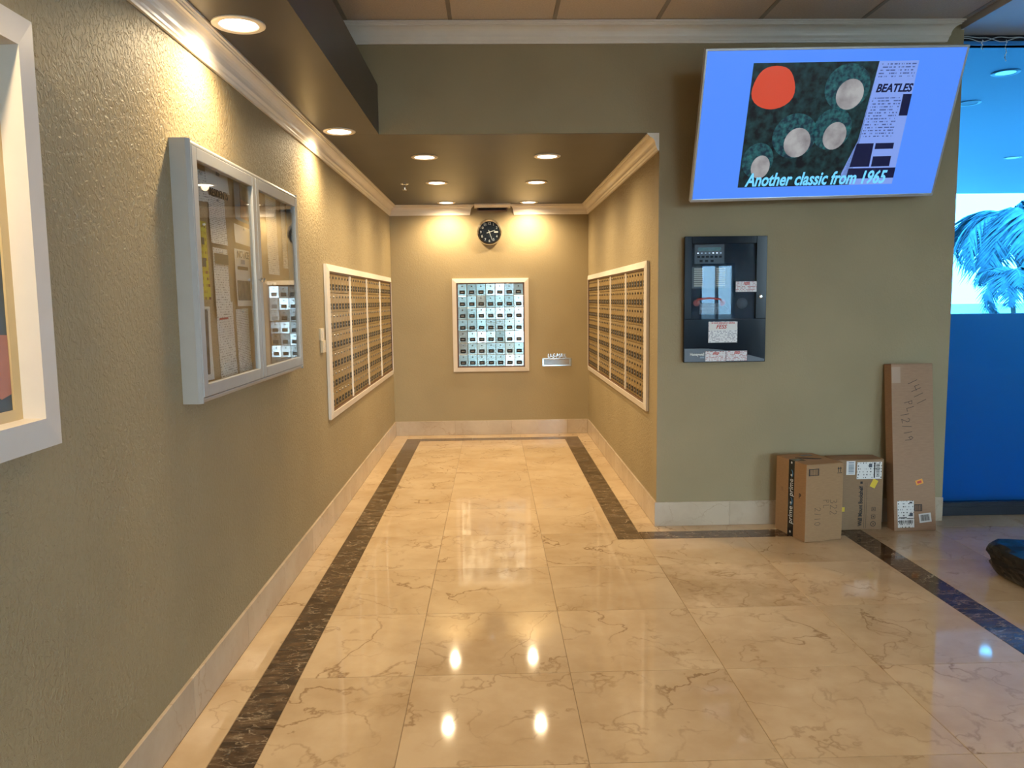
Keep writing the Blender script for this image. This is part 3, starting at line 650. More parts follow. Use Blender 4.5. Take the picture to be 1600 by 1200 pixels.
def bank(label, origin, rotz, length, z0, z1, sections, door_mat, jitter, rnd):
    """local frame: x along the wall, y into the wall, front towards -y"""
    t = thing('mailbox_bank', label, 'mailboxes', origin, (0, 0, rotz)); H = z1 - z0; fw = 0.045
    def fr(name, u0, u1, w0, w1, y0=-0.030, m=M['white2']): return box(name, (u0, y0, w0), (u1, 0.0, w1), m, t, 0.004, local=True)
    # mitred outer frame
    def bar(name, q):
        vs = []
        for u, w in q: vs.append((u, -0.002, w))
        for i, (u, w) in enumerate(q): vs.append((u, -0.030 if i >= 2 else -0.020, w))
        pyd(name, vs, [[0, 1, 2, 3], [4, 5, 6, 7], [0, 1, 5, 4], [1, 2, 6, 5], [2, 3, 7, 6], [3, 0, 4, 7]], M['white2'], t, local=True)
    a, b = 0, length
    bar('frame_bar', [(a, 0), (b, 0), (b - fw, fw), (a + fw, fw)]); bar('frame_bar', [(b, 0), (b, H), (b - fw, H - fw), (b - fw, fw)])
    bar('frame_bar', [(b, H), (a, H), (a + fw, H - fw), (b - fw, H - fw)]); bar('frame_bar', [(a, H), (a, 0), (a + fw, fw), (a + fw, H - fw)])
    iu0, iu1, iw0, iw1 = fw, length - fw, fw, H - fw
    s = 0.012
    box('inner_stop', (iu0, -0.022, iw0), (iu1, -0.001, iw0 + s), M['wood'], t, local=True); box('inner_stop', (iu0, -0.022, iw1 - s), (iu1, -0.001, iw1), M['wood'], t, local=True)
    box('inner_stop', (iu0, -0.022, iw0 + s), (iu0 + s, -0.001, iw1 - s), M['wood'], t, local=True); box('inner_stop', (iu1 - s, -0.022, iw0 + s), (iu1, -0.001, iw1 - s), M['wood'], t, local=True)
    box('backing', (iu0 + s, -0.002, iw0 + s), (iu1 - s, -0.0005, iw1 - s), M['plate'], t, local=True)
    iu0 += s; iu1 -= s; iw0 += s; iw1 -= s
    mw = 0.026; secw = (iu1 - iu0 - mw * (sections - 1)) / sections; cols = 7; rows = 7
    dw, dh = secw / cols, (iw1 - iw0) / rows
    dm, pm, km = door_meshes(dw - 0.003, dh - 0.003); dm.materials.append(door_mat)
    for s_ in range(sections):
        u = iu0 + s_ * (secw + mw)
        if s_ > 0: box('divider', (u - mw, -0.024, iw0 - s * 0.0), (u, -0.002, iw1), M['white2'], t, 0.003, local=True)
        for c in range(cols):
            for r in range(rows):
                d = bpy.data.objects.new('mailbox_door', dm); COL.objects.link(d); d.parent = t
                d.location = (u + (c + 0.5) * dw, -0.0015, iw0 + (r + 0.5) * dh)
                d.rotation_euler = (rnd.gauss(0, jitter), 0, rnd.gauss(0, jitter))
                p = bpy.data.objects.new('number_plate', pm); COL.objects.link(p); p.parent = d
                k = bpy.data.objects.new('lock', km); COL.objects.link(k); k.parent = d
    return t
_r = random.Random(5)
bank('square bank of silver aluminium mailboxes under the clock', (-0.424, YB, 0.688), 0, 0.814, 0.688, 1.682, 1, M['alum'], 0.022, _r)
bank('long bank of brass mailboxes on the left textured wall', (XL, 5.072, 0.690), PI / 2, 3.205, 0.690, 1.693, 4, M['brass'], 0.004, _r)
bank('long bank of brass mailboxes on the alcove right wall', (XR, 8.340, 0.703), -PI / 2, 3.178, 0.703, 1.695, 4, M['brass'], 0.004, _r)

# mail slot with raised letters
ms = thing('mail_slot', 'nickel mail slot right of the silver mailboxes', 'mail slot', (0.689, YB, 0.776))
box('plate', (0.531, YB - 0.006, 0.735), (0.848, YB, 0.822), M['alum'], ms, 0.002)
prism('flap', [(YB - 0.005, 0.808), (YB - 0.009, 0.810), (YB - 0.017, 0.754), (YB - 0.013, 0.750), (YB - 0.005, 0.752)], 'x', 0.548, 0.822, M['chrome'], ms)
tube('hinge', [(0.548, YB - 0.009, 0.810), (0.822, YB - 0.009, 0.810)], 0.004, M['alum'], ms, seg=8)
for x, z in ((0.539, 0.815), (0.539, 0.742), (0.840, 0.815), (0.840, 0.742)):
    lathe('screw', [(0.004, 0), (0.004, -0.008), (0.001, -0.009)], (x, YB, z), 'y', M['lock'], ms, seg=10)
text('lettering', 'U-S-MAIL', 0.062, M['chrome'], ms, frame4((0.0, -0.0035, 0.071), (1, 0, 0), (0, 0, 1)), shear=0.25, width=0.20, thick=0.003, bold=0.0)

# almond wall switch beside the left mailboxes
sw = thing('wall_switch', 'almond wall switch with two stacked plates beside the left mailboxes', 'wall switch', (XL, 4.937, 1.137))
box('plate', (XL, 4.888, 1.213), (XL + 0.012, 4.975, 1.287), M['beige'], sw, 0.002)
box('plate', (XL, 4.905, 1.137), (XL + 0.018, 4.988, 1.211), M['beige'], sw, 0.002)
box('rocker', (XL + 0.010, 4.918, 1.228), (XL + 0.016, 4.945, 1.272), M['white2'], sw, 0.002)
box('rocker', (XL + 0.016, 4.933, 1.152), (XL + 0.022, 4.960, 1.196), M['white2'], sw, 0.002)

# ------------------------------------------------------------------ framed picture on the left
pf = thing('framed_picture', 'deep white box frame with slate and salmon picture on the left wall', 'picture', (XL, 1.15, 1.127))
FY0, FY1, FZ0, FZ1, FD, FW = 0.40, 1.852, 1.127, 2.075, 0.060, 0.068
def pbar(q, inner):
    vs = [(XL + 0.0005, y, z) for y, z in q] + [(XL + (FD if i >= 2 else FD - 0.006), y, z) for i, (y, z) in enumerate(q)]
    pyd('frame_bar', vs, [[0, 1, 2, 3], [4, 5, 6, 7], [0, 1, 5, 4], [1, 2, 6, 5], [2, 3, 7, 6], [3, 0, 4, 7]], M['white2'], pf)
pbar([(FY0, FZ0), (FY1, FZ0), (FY1 - FW, FZ0 + FW), (FY0 + FW, FZ0 + FW)], 0); pbar([(FY1, FZ0), (FY1, FZ1), (FY1 - FW, FZ1 - FW), (FY1 - FW, FZ0 + FW)], 0)
pbar([(FY1, FZ1), (FY0, FZ1), (FY0 + FW, FZ1 - FW), (FY1 - FW, FZ1 - FW)], 0); pbar([(FY0, FZ1), (FY0, FZ0), (FY0 + FW, FZ0 + FW), (FY0 + FW, FZ1 - FW)], 0)
box('backing_board', (XL + 0.001, FY0 + FW, FZ0 + FW), (XL + 0.004, FY1 - FW, FZ1 - FW), M['slate'], pf)
iy0, iy1, iz0, iz1 = FY0 + FW, FY1 - FW, FZ0 + FW, FZ1 - FW
for lo, hi in (((iy1 - 0.028, iz0), (iy1, iz1 - 0.0)), ((iy0, iz0), (iy0 + 0.028, iz1)), ((iy0 + 0.028, iz0), (iy1 - 0.028, iz0 + 0.024)), ((iy0 + 0.028, iz1 - 0.024), (iy1 - 0.028, iz1))):
    box('gold_liner', (XL + 0.004, lo[0], lo[1]), (XL + 0.009, hi[0], hi[1]), M['gold'], pf)
sal = [(iy1 - 0.030, 1.385), (iy1 - 0.030, 1.255)] + [(iy1 - 0.030 - 0.035 * k, 1.255 - 0.012 * (k % 2) + 0.004 * k) for k in range(1, 9)] + [(iy1 - 0.30, 1.36), (iy1 - 0.16, 1.392)]
prism('salmon_shape', sal, 'x', XL + 0.004, XL + 0.0055, M['salmon'], pf)

# ------------------------------------------------------------------ glazed notice case
NY0, NY1, NZ0, NZ1, ND = 2.717, 4.190, 1.104, 2.000, 0.066
nb = thing('notice_case', 'grey framed notice case with two glass doors', 'notice board', (XL, 3.45, NZ0))
box('cork_back', (XL + 0.001, NY0 + 0.02, NZ0 + 0.02), (XL + 0.012, NY1 - 0.02, NZ1 - 0.02), M['cork'], nb)
def cside(poly, axis, a, b): prism('case_side', poly, axis, a, b, M['greyf'], nb)
ch = 0.012
cside([(XL + 0.0005, NY0), (XL + ND - ch, NY0), (XL + ND, NY0 + ch), (XL + ND, NY0 + 0.018), (XL + 0.0005, NY0 + 0.018)], 'z', NZ0, NZ1)
cside([(XL + 0.0005, NY1), (XL + ND - ch, NY1), (XL + ND, NY1 - ch), (XL + ND, NY1 - 0.018), (XL + 0.0005, NY1 - 0.018)], 'z', NZ0, NZ1)
cside([(XL + 0.0005, NZ0), (XL + ND - ch, NZ0), (XL + ND, NZ0 + ch), (XL + ND, NZ0 + 0.018), (XL + 0.0005, NZ0 + 0.018)], 'y', NY0 + 0.018, NY1 - 0.018)
cside([(XL + 0.0005, NZ1), (XL + ND - ch, NZ1), (XL + ND, NZ1 - ch), (XL + ND, NZ1 - 0.018), (XL + 0.0005, NZ1 - 0.018)], 'y', NY0 + 0.018, NY1 - 0.018)
NM = (NY0 + NY1) / 2
for y0, y1, ky in ((NY0 + 0.020, NM - 0.002, NM - 0.022), (NM + 0.002, NY1 - 0.020, NM + 0.022)):
    w = 0.044; z0, z1 = NZ0 + 0.020, NZ1 - 0.020; x0, x1 = XL + 0.046, XL + 0.068
    dr = box('door', (x0, y0, z0), (x1, y0 + w, z1), M['greyf'], nb, 0.003)
    box('door_rail', (x0, y0 + w, z0), (x1, y1 - w, z0 + w), M['greyf'], dr, 0.003); box('door_rail', (x0, y0 + w, z1 - w), (x1, y1 - w, z1), M['greyf'], dr, 0.003)
    box('door_stile', (x0, y1 - w, z0), (x1, y1, z1), M['greyf'], dr, 0.003)
    box('glass_pane', (XL + 0.055, y0 + w, z0 + w), (XL + 0.058, y1 - w, z1 - w), M['glass'], dr)
    lathe('knob', [(0.004, 0.066), (0.004, 0.074), (0.009, 0.077), (0.010, 0.083), (0.006, 0.087)], (XL, ky, 1.548), 'x', M['chrome'], dr, seg=16)

# pinned sheets inside the case: y, z given on the board
def yz(px, py):
    """measured spot of a sheet corner on the board plane"""
    x = XL + 0.016; d = _fw + _r2 * ((px - 800) / CAM_F) - _u2 * ((py - 600) / CAM_F); t = x / d.x
    return (t * d.y, CAM_H + t * d.z)
_layer = [0]
def sheet(label, tl, br, material, skew=0.0, curl=0.004, group='sheets pinned in the notice case'):
    (ya, za), (yb, zb) = yz(*tl), yz(*br); zm0, zm1 = min(za, zb), max(za, zb)
    _layer[0] += 1; x = XL + 0.0135 + 0.0016 * (_layer[0] % 9)
    cy_, cz_ = (ya + yb) / 2, (zm0 + zm1) / 2; w, h = abs(yb - ya), zm1 - zm0
    t = thing('notice_sheet', label, 'paper', (x, cy_, cz_), (skew, 0, 0), group)
    vs, fs = [], []; n = 6
    for i in range(n + 1):
        for j in range(3):
            v = i / n; vs.append((curl * (1 - v) ** 2 * (1 + 0.6 * (j == 2)), -w / 2 + w * j / 2, -h / 2 + h * v))
    for i in range(n):
        for j in range(2): fs.append([i * 3 + j, i * 3 + j + 1, (i + 1) * 3 + j + 1, (i + 1) * 3 + j])
    bm = bmesh.new(); me = bpy.data.meshes.new('page'); me.from_pydata(vs, [], fs); bm.from_mesh(me)
    bmesh.ops.solidify(bm, geom=bm.faces[:], thickness=0.0004); bm.to_mesh(me); bm.free()
    link('page', me, material, t, local=True)
    lathe('pin', [(0.004, 0.0), (0.004, 0.004), (0.006, 0.006), (0.003, 0.009)], (0.001, 0, h / 2 - 0.012), 'x', M['mark'], t, local=True, seg=10)
    return t, w, h
def patch(t, name, y0, y1, z0, z1, m, x=0.0042):
    box(name, (x, y0, z0), (x + 0.0006, y1, z1), m, t, local=True)
def ptext(t, s, size, y, z, m=None, bold=0.0):
    text('heading', s, size, m or M['ink'], t, frame4((0.0050, y, z), (0, 1, 0), (0, 0, 1)), bold=bold)
t, w, h = sheet('white sheet with torn lower edge at the top left of the notice case', (303, 262), (325, 318), M['paper'], 0.06)
t, w, h = sheet('wide white sheet high in the notice case with a heading', (319, 250), (356, 306), M['plain'], 0.02)
patch(t, 'seal', -0.02, 0.02, 0.01, 0.05, M['bluep'])
ptext(t, 'RESIDENTS', 0.042, 0, -0.06)
t, w, h = sheet('long white notice of small print below the wide sheet', (324, 303), (353, 384), M['paper2'])
t, w, h = sheet('yellow flyer at the left of the notice case', (309, 344), (326, 468), M['yflyer'])
patch(t, 'dark_block', -w * 0.48, -w * 0.05, h * 0.20, h * 0.29, M['olive']); patch(t, 'dark_block', -w * 0.48, w * 0.05, -h * 0.08, h * 0.03, M['olive'])
t, w, h = sheet('white sheet with a dark olive header', (330, 386), (358, 495), M['paper'])
patch(t, 'header', -w * 0.48, w * 0.46, h * 0.27, h * 0.42, M['olive'])
t, w, h = sheet('photo flyer with rust and blue print near the middle stile', (361, 276), (390, 352), M['bluep'], -0.05)
patch(t, 'photo', -w * 0.20, w * 0.45, -h * 0.42, h * 0.36, M['photo2']); patch(t, 'photo', -w * 0.2, w * 0.40, h * 0.02, h * 0.36, M['photo'], 0.0050)
t, w, h = sheet('cream half sheet below the photo flyer', (362, 350), (391, 386), M['plain'], -0.03)
t, w, h = sheet('white notice with a photograph at its foot', (362, 388), (389, 478), M['plain'])
ptext(t, 'NOTICE', 0.042, 0, h * 0.40); patch(t, 'emblem', -0.03, 0.02, h * 0.24, h * 0.32, M['bluep']); patch(t, 'banner', -w * 0.4, w * 0.3, h * 0.14, h * 0.20, M['ink'])
patch(t, 'photo', -w * 0.45, w * 0.42, -h * 0.40, -h * 0.05, M['photo'])
t, w, h = sheet('white notice with red heading low in the left door', (339, 472), (370, 584), M['paper'], 0.02)
patch(t, 'red_heading', -w * 0.42, w * 0.10, h * 0.27, h * 0.295, M['redink'])
t, w, h = sheet('white page of dense text beside the red headed notice', (369, 483), (393, 584), M['paper2'], 0.02)
t, w, h = sheet('white flyer with a dark strip at the lower left of the notice case', (315, 479), (333, 592), M['plain'], -0.02)
patch(t, 'dark_strip', -w * 0.48, w * 0.05, -h * 0.42, h * 0.46, M['photo'])
t, w, h = sheet('pale sheet partly behind the middle stile', (391, 452), (404, 515), M['paper'])
t, w, h = sheet('long pale page at the left of the right glass door', (412, 296), (434, 430), M['paper'])
t, w, h = sheet('pale page high in the right glass door', (436, 312), (447, 420), M['paper2'])
t, w, h = sheet('pale sheet below the knobs in the right glass door', (415, 440), (432, 500), M['paper2'])

# ------------------------------------------------------------------ fire alarm panel
AX0, AX1, AZ0, AZ1, AD = 1.184, 1.693, 1.050, 1.823, 0.050
fa = thing('alarm_panel', 'black fire alarm panel with red handset under the television', 'alarm panel', ((AX0 + AX1) / 2, YF, AZ0))
AY = YF - AD
box('cabinet', (AX0 + 0.004, YF - 0.030, AZ0 + 0.003), (AX1 - 0.004, YF - 0.0005, AZ1 - 0.003), M['black'], fa, 0.002)
wx0, wx1, wz0, wz1 = AX0 + 0.045, AX1 - 0.065, AZ0 + 0.268, AZ1 - 0.045
dr = box('door', (AX0, AY, AZ0), (AX1, YF - 0.030, wz0), M['black'], fa, 0.002)
box('door_stile', (AX0, AY, wz0), (wx0, YF - 0.030, AZ1), M['black'], dr, 0.002); box('door_stile', (wx1, AY, wz0), (AX1, YF - 0.030, AZ1), M['black'], dr, 0.002)
box('door_rail', (wx0, AY, wz1), (wx1, YF - 0.030, AZ1), M['black'], dr, 0.002)
box('glass_pane', (wx0, AY + 0.004, wz0), (wx1, AY + 0.0055, wz1), M['bevelglass'], dr)
IY = YF - 0.031
dp = box('display_unit', (AX0 + 0.065, IY - 0.004, AZ1 - 0.165), (AX0 + 0.248, IY, AZ1 - 0.048), M['gpanel'], fa)
box('display', (AX0 + 0.085, IY - 0.005, AZ1 - 0.088), (AX0 + 0.225, IY - 0.0035, AZ1 - 0.066), M['lcd'], dp)
for k, on in enumerate((1, 0, 0, 0, 1, 1, 0)):
    box('indicator', (AX0 + 0.080 + k * 0.0235, IY - 0.0055, AZ1 - 0.104), (AX0 + 0.089 + k * 0.0235, IY - 0.0035, AZ1 - 0.098), M['led' if on else 'silver'], dp)
for k in range(6): box('button', (AX0 + 0.080 + k * 0.027, IY - 0.007, AZ1 - 0.130), (AX0 + 0.097 + k * 0.027, IY - 0.0035, AZ1 - 0.117), M['black'], dp)
for k in range(3): box('button', (AX0 + 0.095 + k * 0.034, IY - 0.007, AZ1 - 0.156), (AX0 + 0.113 + k * 0.034, IY - 0.0035, AZ1 - 0.142), M['black'], dp)
zu = box('zone_unit', (AX0 + 0.030 + 0.016, IY - 0.004, AZ1 - 0.315), (AX0 + 0.285, IY, AZ1 - 0.185), M['gpanel'], fa)
for c in (AX0 + 0.062, AX0 + 0.200):
    for k in range(9): box('zone_strip', (c, IY - 0.0055, AZ1 - 0.304 + k * 0.0128), (c + 0.055, IY - 0.0035, AZ1 - 0.2955 + k * 0.0128), M['strip'], zu)
hs = tube('handset', [(AX0 + 0.075, IY - 0.006, AZ1 - 0.410), (AX0 + 0.085, IY - 0.008, AZ1 - 0.383), (AX0 + 0.155, IY - 0.009, AZ1 - 0.376), (AX0 + 0.225, IY - 0.008, AZ1 - 0.383), (AX0 + 0.240, IY - 0.006, AZ1 - 0.410)], [0.008, 0.0085, 0.0075, 0.0085, 0.008], M['red'], fa, seg=10)
for xx in (AX0 + 0.078, AX0 + 0.237): lathe('ear_cup', [(0.020, -0.004), (0.021, -0.012), (0.012, -0.0138)], (xx, IY, AZ1 - 0.405), 'y', M['red'], hs, seg=20)
pts = [(AX0 + 0.245 + 0.03 * math.sin(k * 0.16), IY - 0.004, AZ1 - 0.42 - 0.0028 * k) for k in range(18)]
tube('handset_cord', pts, 0.003, M['ink'], hs)
pc = box('placard', (AX0 + 0.098, IY - 0.0135, AZ1 - 0.475), (AX0 + 0.220, IY - 0.002, AZ1 - 0.408), M['gband'], fa)
for k, s in enumerate(('FOR FIRE', 'EMERGENCY', 'USE ONLY')):
    text('placard_text', s, 0.020, M['bluep'], pc, frame4((AX0 + 0.158 - (AX0 + AX1) / 2, IY - 0.0142 - YF, AZ1 - 0.422 - k * 0.018 - AZ0), (1, 0, 0), (0, 0, 1)), bold=0.0004)
kb = lathe('speaker_knob', [(0.034, 0), (0.034, -0.005), (0.026, -0.009), (0.014, -0.011)], (AX1 - 0.145, IY, AZ1 - 0.410), 'y', M['gpanel'], fa, seg=28)
lathe('key_lock', [(0.013, 0.0), (0.013, -0.005), (0.009, -0.008), (0.004, -0.008)], (AX1 - 0.034, AY, AZ0 + 0.404), 'y', M['chrome'], fa, seg=20)
# grey band with a curved upper edge
bw = [(AX0 + 0.004, AZ0 + 0.004), (AX1 - 0.006, AZ0 + 0.004)] + [(AX1 - 0.006 - (AX1 - AX0 - 0.010) * k / 10, AZ0 + 0.018 + 0.068 * math.sin(PI / 2 * min(1, k / 8.0)) ) for k in range(11)]
prism('grey_band', bw, 'y', AY - 0.0015, AY + 0.0005, M['gband'], fa)
A0 = Vector(((AX0 + AX1) / 2, YF, AZ0))
text('maker_name', 'Honeywell', 0.026, M['mark'], fa, frame4((AX0 + 0.083 - A0.x, AY - 0.002 - YF, 0.050), (1, 0, 0), (0, 0, 1)), width=0.088, bold=0.0006)
box('maker_mark', (AX0 + 0.102, AY - 0.0022, AZ0 + 0.026), (AX0 + 0.128, AY - 0.0012, AZ0 + 0.036), M['bluep'], fa)
def sticker(x0, x1, z0, z1, m, head, hm, label):
    s = box('sticker', (x0, AY - 0.0022, z0), (x1, AY - 0.0012, z1), m, fa); s['label'] = label
    if head: text('sticker_heading', head, (z1 - z0) * 0.30, hm, s, frame4(((x0 + x1) / 2 - A0.x, AY - 0.0030 - YF, z1 - (z1 - z0) * 0.22 - A0.z), (1, 0, 0), (0, 0, 1)), shear=0.3, bold=0.0008)
    return s
s = sticker(AX0 + 0.152, AX0 + 0.332, AZ0 + 0.122, AZ0 + 0.252, M['sticker'], None, None, 'large white service sticker')
box('sticker_head', (AX0 + 0.154, AY - 0.0026, AZ0 + 0.200), (AX0 + 0.330, AY - 0.0021, AZ0 + 0.250), M['bar'], s)
text('sticker_heading', '24 HOUR EMERGENCY SERVICE', 0.014, M['redink'], s, frame4((AX0 + 0.242 - A0.x, AY - 0.0030 - YF, 0.2425), (1, 0, 0), (0, 0, 1)), width=0.145, bold=0.0003)
text('sticker_heading', 'FESS', 0.034, M['redink'], s, frame4((AX0 + 0.230 - A0.x, AY - 0.0030 - YF, 0.219), (1, 0, 0), (0, 0, 1)), shear=0.3, bold=0.0008)
sticker(AX0 + 0.135, AX0 + 0.262, AZ0 + 0.006, AZ0 + 0.068, M['pinksticker'], 'FESS', M['redink'], 'small inspection sticker')
sticker(AX0 + 0.266, AX0 + 0.395, AZ0 + 0.008, AZ0 + 0.070, M['pinksticker'], 'FESS', M['redink'], 'small inspection sticker')
sticker(AX0 + 0.317, AX0 + 0.447, AZ0 + 0.433, AZ0 + 0.497, M['pinksticker'], 'FESS', M['redink'], 'small inspection sticker on the glass')

# ------------------------------------------------------------------ television, tilted forward on a wall bracket
SC = 0.968
TVC = Vector((1.9677 * SC, 4.7083 * SC, CAM_H + (2.4422 - CAM_H) * SC)); TVW = 1.5206 * SC; TVH = TVW / 1.765
tt, ty, tr = 0.3936, -0.0449, 0.0239
_X = Vector((math.cos(ty), -math.sin(ty), 0)); _N = Vector((-math.sin(ty) * math.cos(tt), -math.cos(ty) * math.cos(tt), -math.sin(tt))); _Z = _X.cross(-_N)
_X2 = _X * math.cos(tr) + _Z * math.sin(tr); _Z2 = -_X * math.sin(tr) + _Z * math.cos(tr)
tv = thing('television', 'large tilted television showing a blue slide', 'television', (0, 0, 0))
tv.matrix_world = Matrix(((_X2.x, -_N.x, _Z2.x, TVC.x), (_X2.y, -_N.y, _Z2.y, TVC.y), (_X2.z, -_N.z, _Z2.z, TVC.z), (0, 0, 0, 1)))
hw, hh = TVW / 2, TVH / 2; bz = 0.011
box('back_shell', (-hw * 0.985, 0.002, -hh * 0.97), (hw * 0.985, 0.040, hh * 0.97), M['black'], tv, 0.008, local=True)
for lo, hi in (((-hw, -0.006, hh - bz), (hw, 0.030, hh)), ((-hw, -0.006, -hh), (hw, 0.030, -hh + bz * 1.6)), ((-hw, -0.006, -hh + bz * 1.6), (-hw + bz, 0.030, hh - bz)), ((hw - bz, -0.006, -hh + bz * 1.6), (hw, 0.030, hh - bz))):
    box('bezel', lo, hi, M['silver'], tv, 0.002, local=True)
M['scr'] = screen_mat('blue_slide', lin(80, 140, 255), 1.0)
sx0, sx1, sz0, sz1 = -hw + bz, hw - bz, -hh + bz * 1.6, hh - bz
scr = box('screen', (sx0, -0.002, sz0), (sx1, 0.003, sz1), M['scr'], tv, local=True)
def uv(u, v): return (-hw + u * TVW, hh - v * TVH)
def on_screen(name, poly, m, y, parent=scr):
    """flat picture content on the screen, polygon in u, v of the set"""
    return prism(name, [uv(*p) for p in poly], 'y', y, y + 0.0004, m, parent, local=True)
def ell(u, v, ru, rv, rot=0.0, n=24, wob=0.0):
    out = []
    for k in range(n):
        a = 2 * PI * k / n; x, y = ru * math.cos(a) * (1 + wob * math.sin(3 * a)), rv * math.sin(a) * (1 + wob * math.cos(2 * a))
        out.append((u + x * math.cos(rot) - y * math.sin(rot) * TVH / TVW, v + x * math.sin(rot) * TVW / TVH + y * math.cos(rot)))
    return out
M['s_dark'] = screen_mat('slide_leafy_field', lin(2, 10, 22), 1.0, 1.0, 22, lin(22, 62, 66))
M['s_orange'] = screen_mat('slide_orange', lin(205, 72, 48), 1.0)
M['s_skin'] = screen_mat('slide_pale_tan', lin(168, 168, 170), 1.0, 1.0, 9, lin(110, 105, 110))
M['s_teal'] = screen_mat('slide_teal', lin(14, 40, 58), 1.0, 1.0, 40, lin(40, 105, 108))
M['s_pale'] = screen_mat('slide_pale_column', lin(128, 158, 235), 1.0)
M['s_print'] = print_mat('slide_small_print', lin(128, 158, 235), lin(70, 90, 150), 62, 0.5, 0.3, glow=1.0)
M['s_ink'] = screen_mat('slide_ink', lin(8, 16, 60), 1.0)
M['s_text'] = screen_mat('slide_caption', lin(110, 200, 255), 1.2)
on_screen('picture_field', [(0.186, 0.090), (0.665, 0.090), (0.640, 0.905), (0.186, 0.905)], M['s_dark'], -0.0026)
on_screen('picture_column', [(0.665, 0.090), (0.818, 0.090), (0.818, 0.905), (0.600, 0.905), (0.600, 0.82), (0.642, 0.60)], M['s_pale'], -0.0026)
on_screen('orange_shape', ell(0.275, 0.245, 0.082, 0.145, 0.0, 28, 0.06), M['s_orange'], -0.0031)
for u, v, ru, rv, ro in ((0.560, 0.25, 0.088, 0.150, 0.3), (0.385, 0.56, 0.088, 0.150, 0.0), (0.530, 0.52, 0.076, 0.140, 0.2), (0.252, 0.72, 0.062, 0.120, 0.1)):
    on_screen('teal_oval', ell(u, v, ru, rv, ro), M['s_teal'], -0.0031)
    on_screen('pale_oval', ell(u + 0.014, v + 0.045, ru * 0.60, rv * 0.66, ro), M['s_skin'], -0.0036)
on_screen('print_block', [(0.672, 0.10), (0.810, 0.10), (0.810, 0.20), (0.670, 0.20)], M['s_print'], -0.0031)
on_screen('print_block', [(0.668, 0.32), (0.780, 0.32), (0.778, 0.58), (0.650, 0.58)], M['s_print'], -0.0031)
on_screen('ink_block', [(0.784, 0.30), (0.818, 0.30), (0.818, 0.44), (0.784, 0.44)], M['s_ink'], -0.0031)
on_screen('ink_block', [(0.640, 0.62), (0.708, 0.62), (0.708, 0.78), (0.628, 0.78)], M['s_ink'], -0.0031)
on_screen('ink_block', [(0.716, 0.62), (0.790, 0.62), (0.790, 0.66), (0.716, 0.66)], M['s_ink'], -0.0031)
on_screen('ink_block', [(0.716, 0.71), (0.790, 0.71), (0.790, 0.78), (0.716, 0.78)], M['s_ink'], -0.0031)
on_screen('ink_block', [(0.626, 0.79), (0.818, 0.79), (0.818, 0.862), (0.622, 0.862)], M['s_ink'], -0.0031)
def stext(s, u, v, size, m, width, y=-0.0042, shear=0.2, bold=0.0):
    a, b = uv(u, v); text('slide_text', s, size, m, scr, frame4((a, y, b), (1, 0, 0), (0, 0, 1)), shear=shear, width=width, bold=bold)
stext('BEATLES', 0.742, 0.262, 0.060, M['s_ink'], 0.142 * TVW, bold=0.002)
stext('Another classic from 1965', 0.500, 0.858, 0.105, M['s_text'], 0.575 * TVW, bold=0.0025)
br = box('wall_bracket', (-0.25, 0.0405, -0.20), (0.25, 0.055, 0.20), M['darkmetal'], tv, local=True)
_inv = tv.matrix_world.inverted()
for dz, dx in ((0.14, -0.18), (0.14, 0.18), (-0.15, -0.18), (-0.15, 0.18)):
    a = Vector((dx, 0.05, dz)); wv = tv.matrix_world @ a; b = _inv @ Vector((wv.x, YF - 0.003, wv.z - 0.02))
    tube('bracket_arm', [a, b], 0.012, M['darkmetal'], br, local=True)

# ------------------------------------------------------------------ cardboard boxes
STROKES = {'1': [[(0.5, 0), (0.5, 1)]], '2': [[(0.1, 0.8), (0.35, 1), (0.75, 0.9), (0.8, 0.65), (0.1, 0.02), (0.9, 0.05)]],
           '3': [[(0.1, 0.95), (0.7, 0.95), (0.8, 0.7), (0.4, 0.52), (0.85, 0.35), (0.7, 0.05), (0.1, 0.05)]], '4': [[(0.15, 1), (0.1, 0.5), (0.85, 0.5)], [(0.75, 1), (0.7, 0)]],
           'P': [[(0.15, 0), (0.2, 1), (0.75, 0.9), (0.7, 0.6), (0.2, 0.5)]], 'L': [[(0.25, 1), (0.2, 0.05), (0.85, 0.05)]], '/': [[(0.3, -0.05), (0.7, 1.05)]],
           '0': [[(0.5, 1), (0.15, 0.7), (0.2, 0.2), (0.55, 0), (0.85, 0.35), (0.8, 0.8), (0.5, 1)]], '9': [[(0.8, 0.7), (0.5, 1), (0.15, 0.8), (0.3, 0.5), (0.8, 0.7), (0.75, 0.0)]]}
def scrawl(parent, s, org, ux, uy, size, wd=0.0022):
    """marker writing: org, reading direction ux, letter-up direction uy, all in the parent's space"""
    ux, uy = Vector(ux), Vector(uy); n = ux.cross(uy).normalized(); vs, fs = [], []
    for i, c in enumerate(s):
        for st in STROKES[c]:
            pts = [Vector(org) + ux * size * (i * 0.72 + p[0] * 0.6) + uy * size * p[1] for p in st]
            for a, b in zip(pts, pts[1:]):
                d = (b - a).normalized(); sd = n.cross(d) * wd / 2; k = len(vs)
                vs += [a - sd - d * wd * .3, b - sd + d * wd * .3, b + sd + d * wd * .3, a + sd - d * wd * .3]; fs.append([k, k + 1, k + 2, k + 3])
    me = bpy.data.meshes.new('handwriting'); me.from_pydata([tuple(v) for v in vs], [], fs); me.update()
    return link('handwriting', me, M['pen'], parent, local=True)
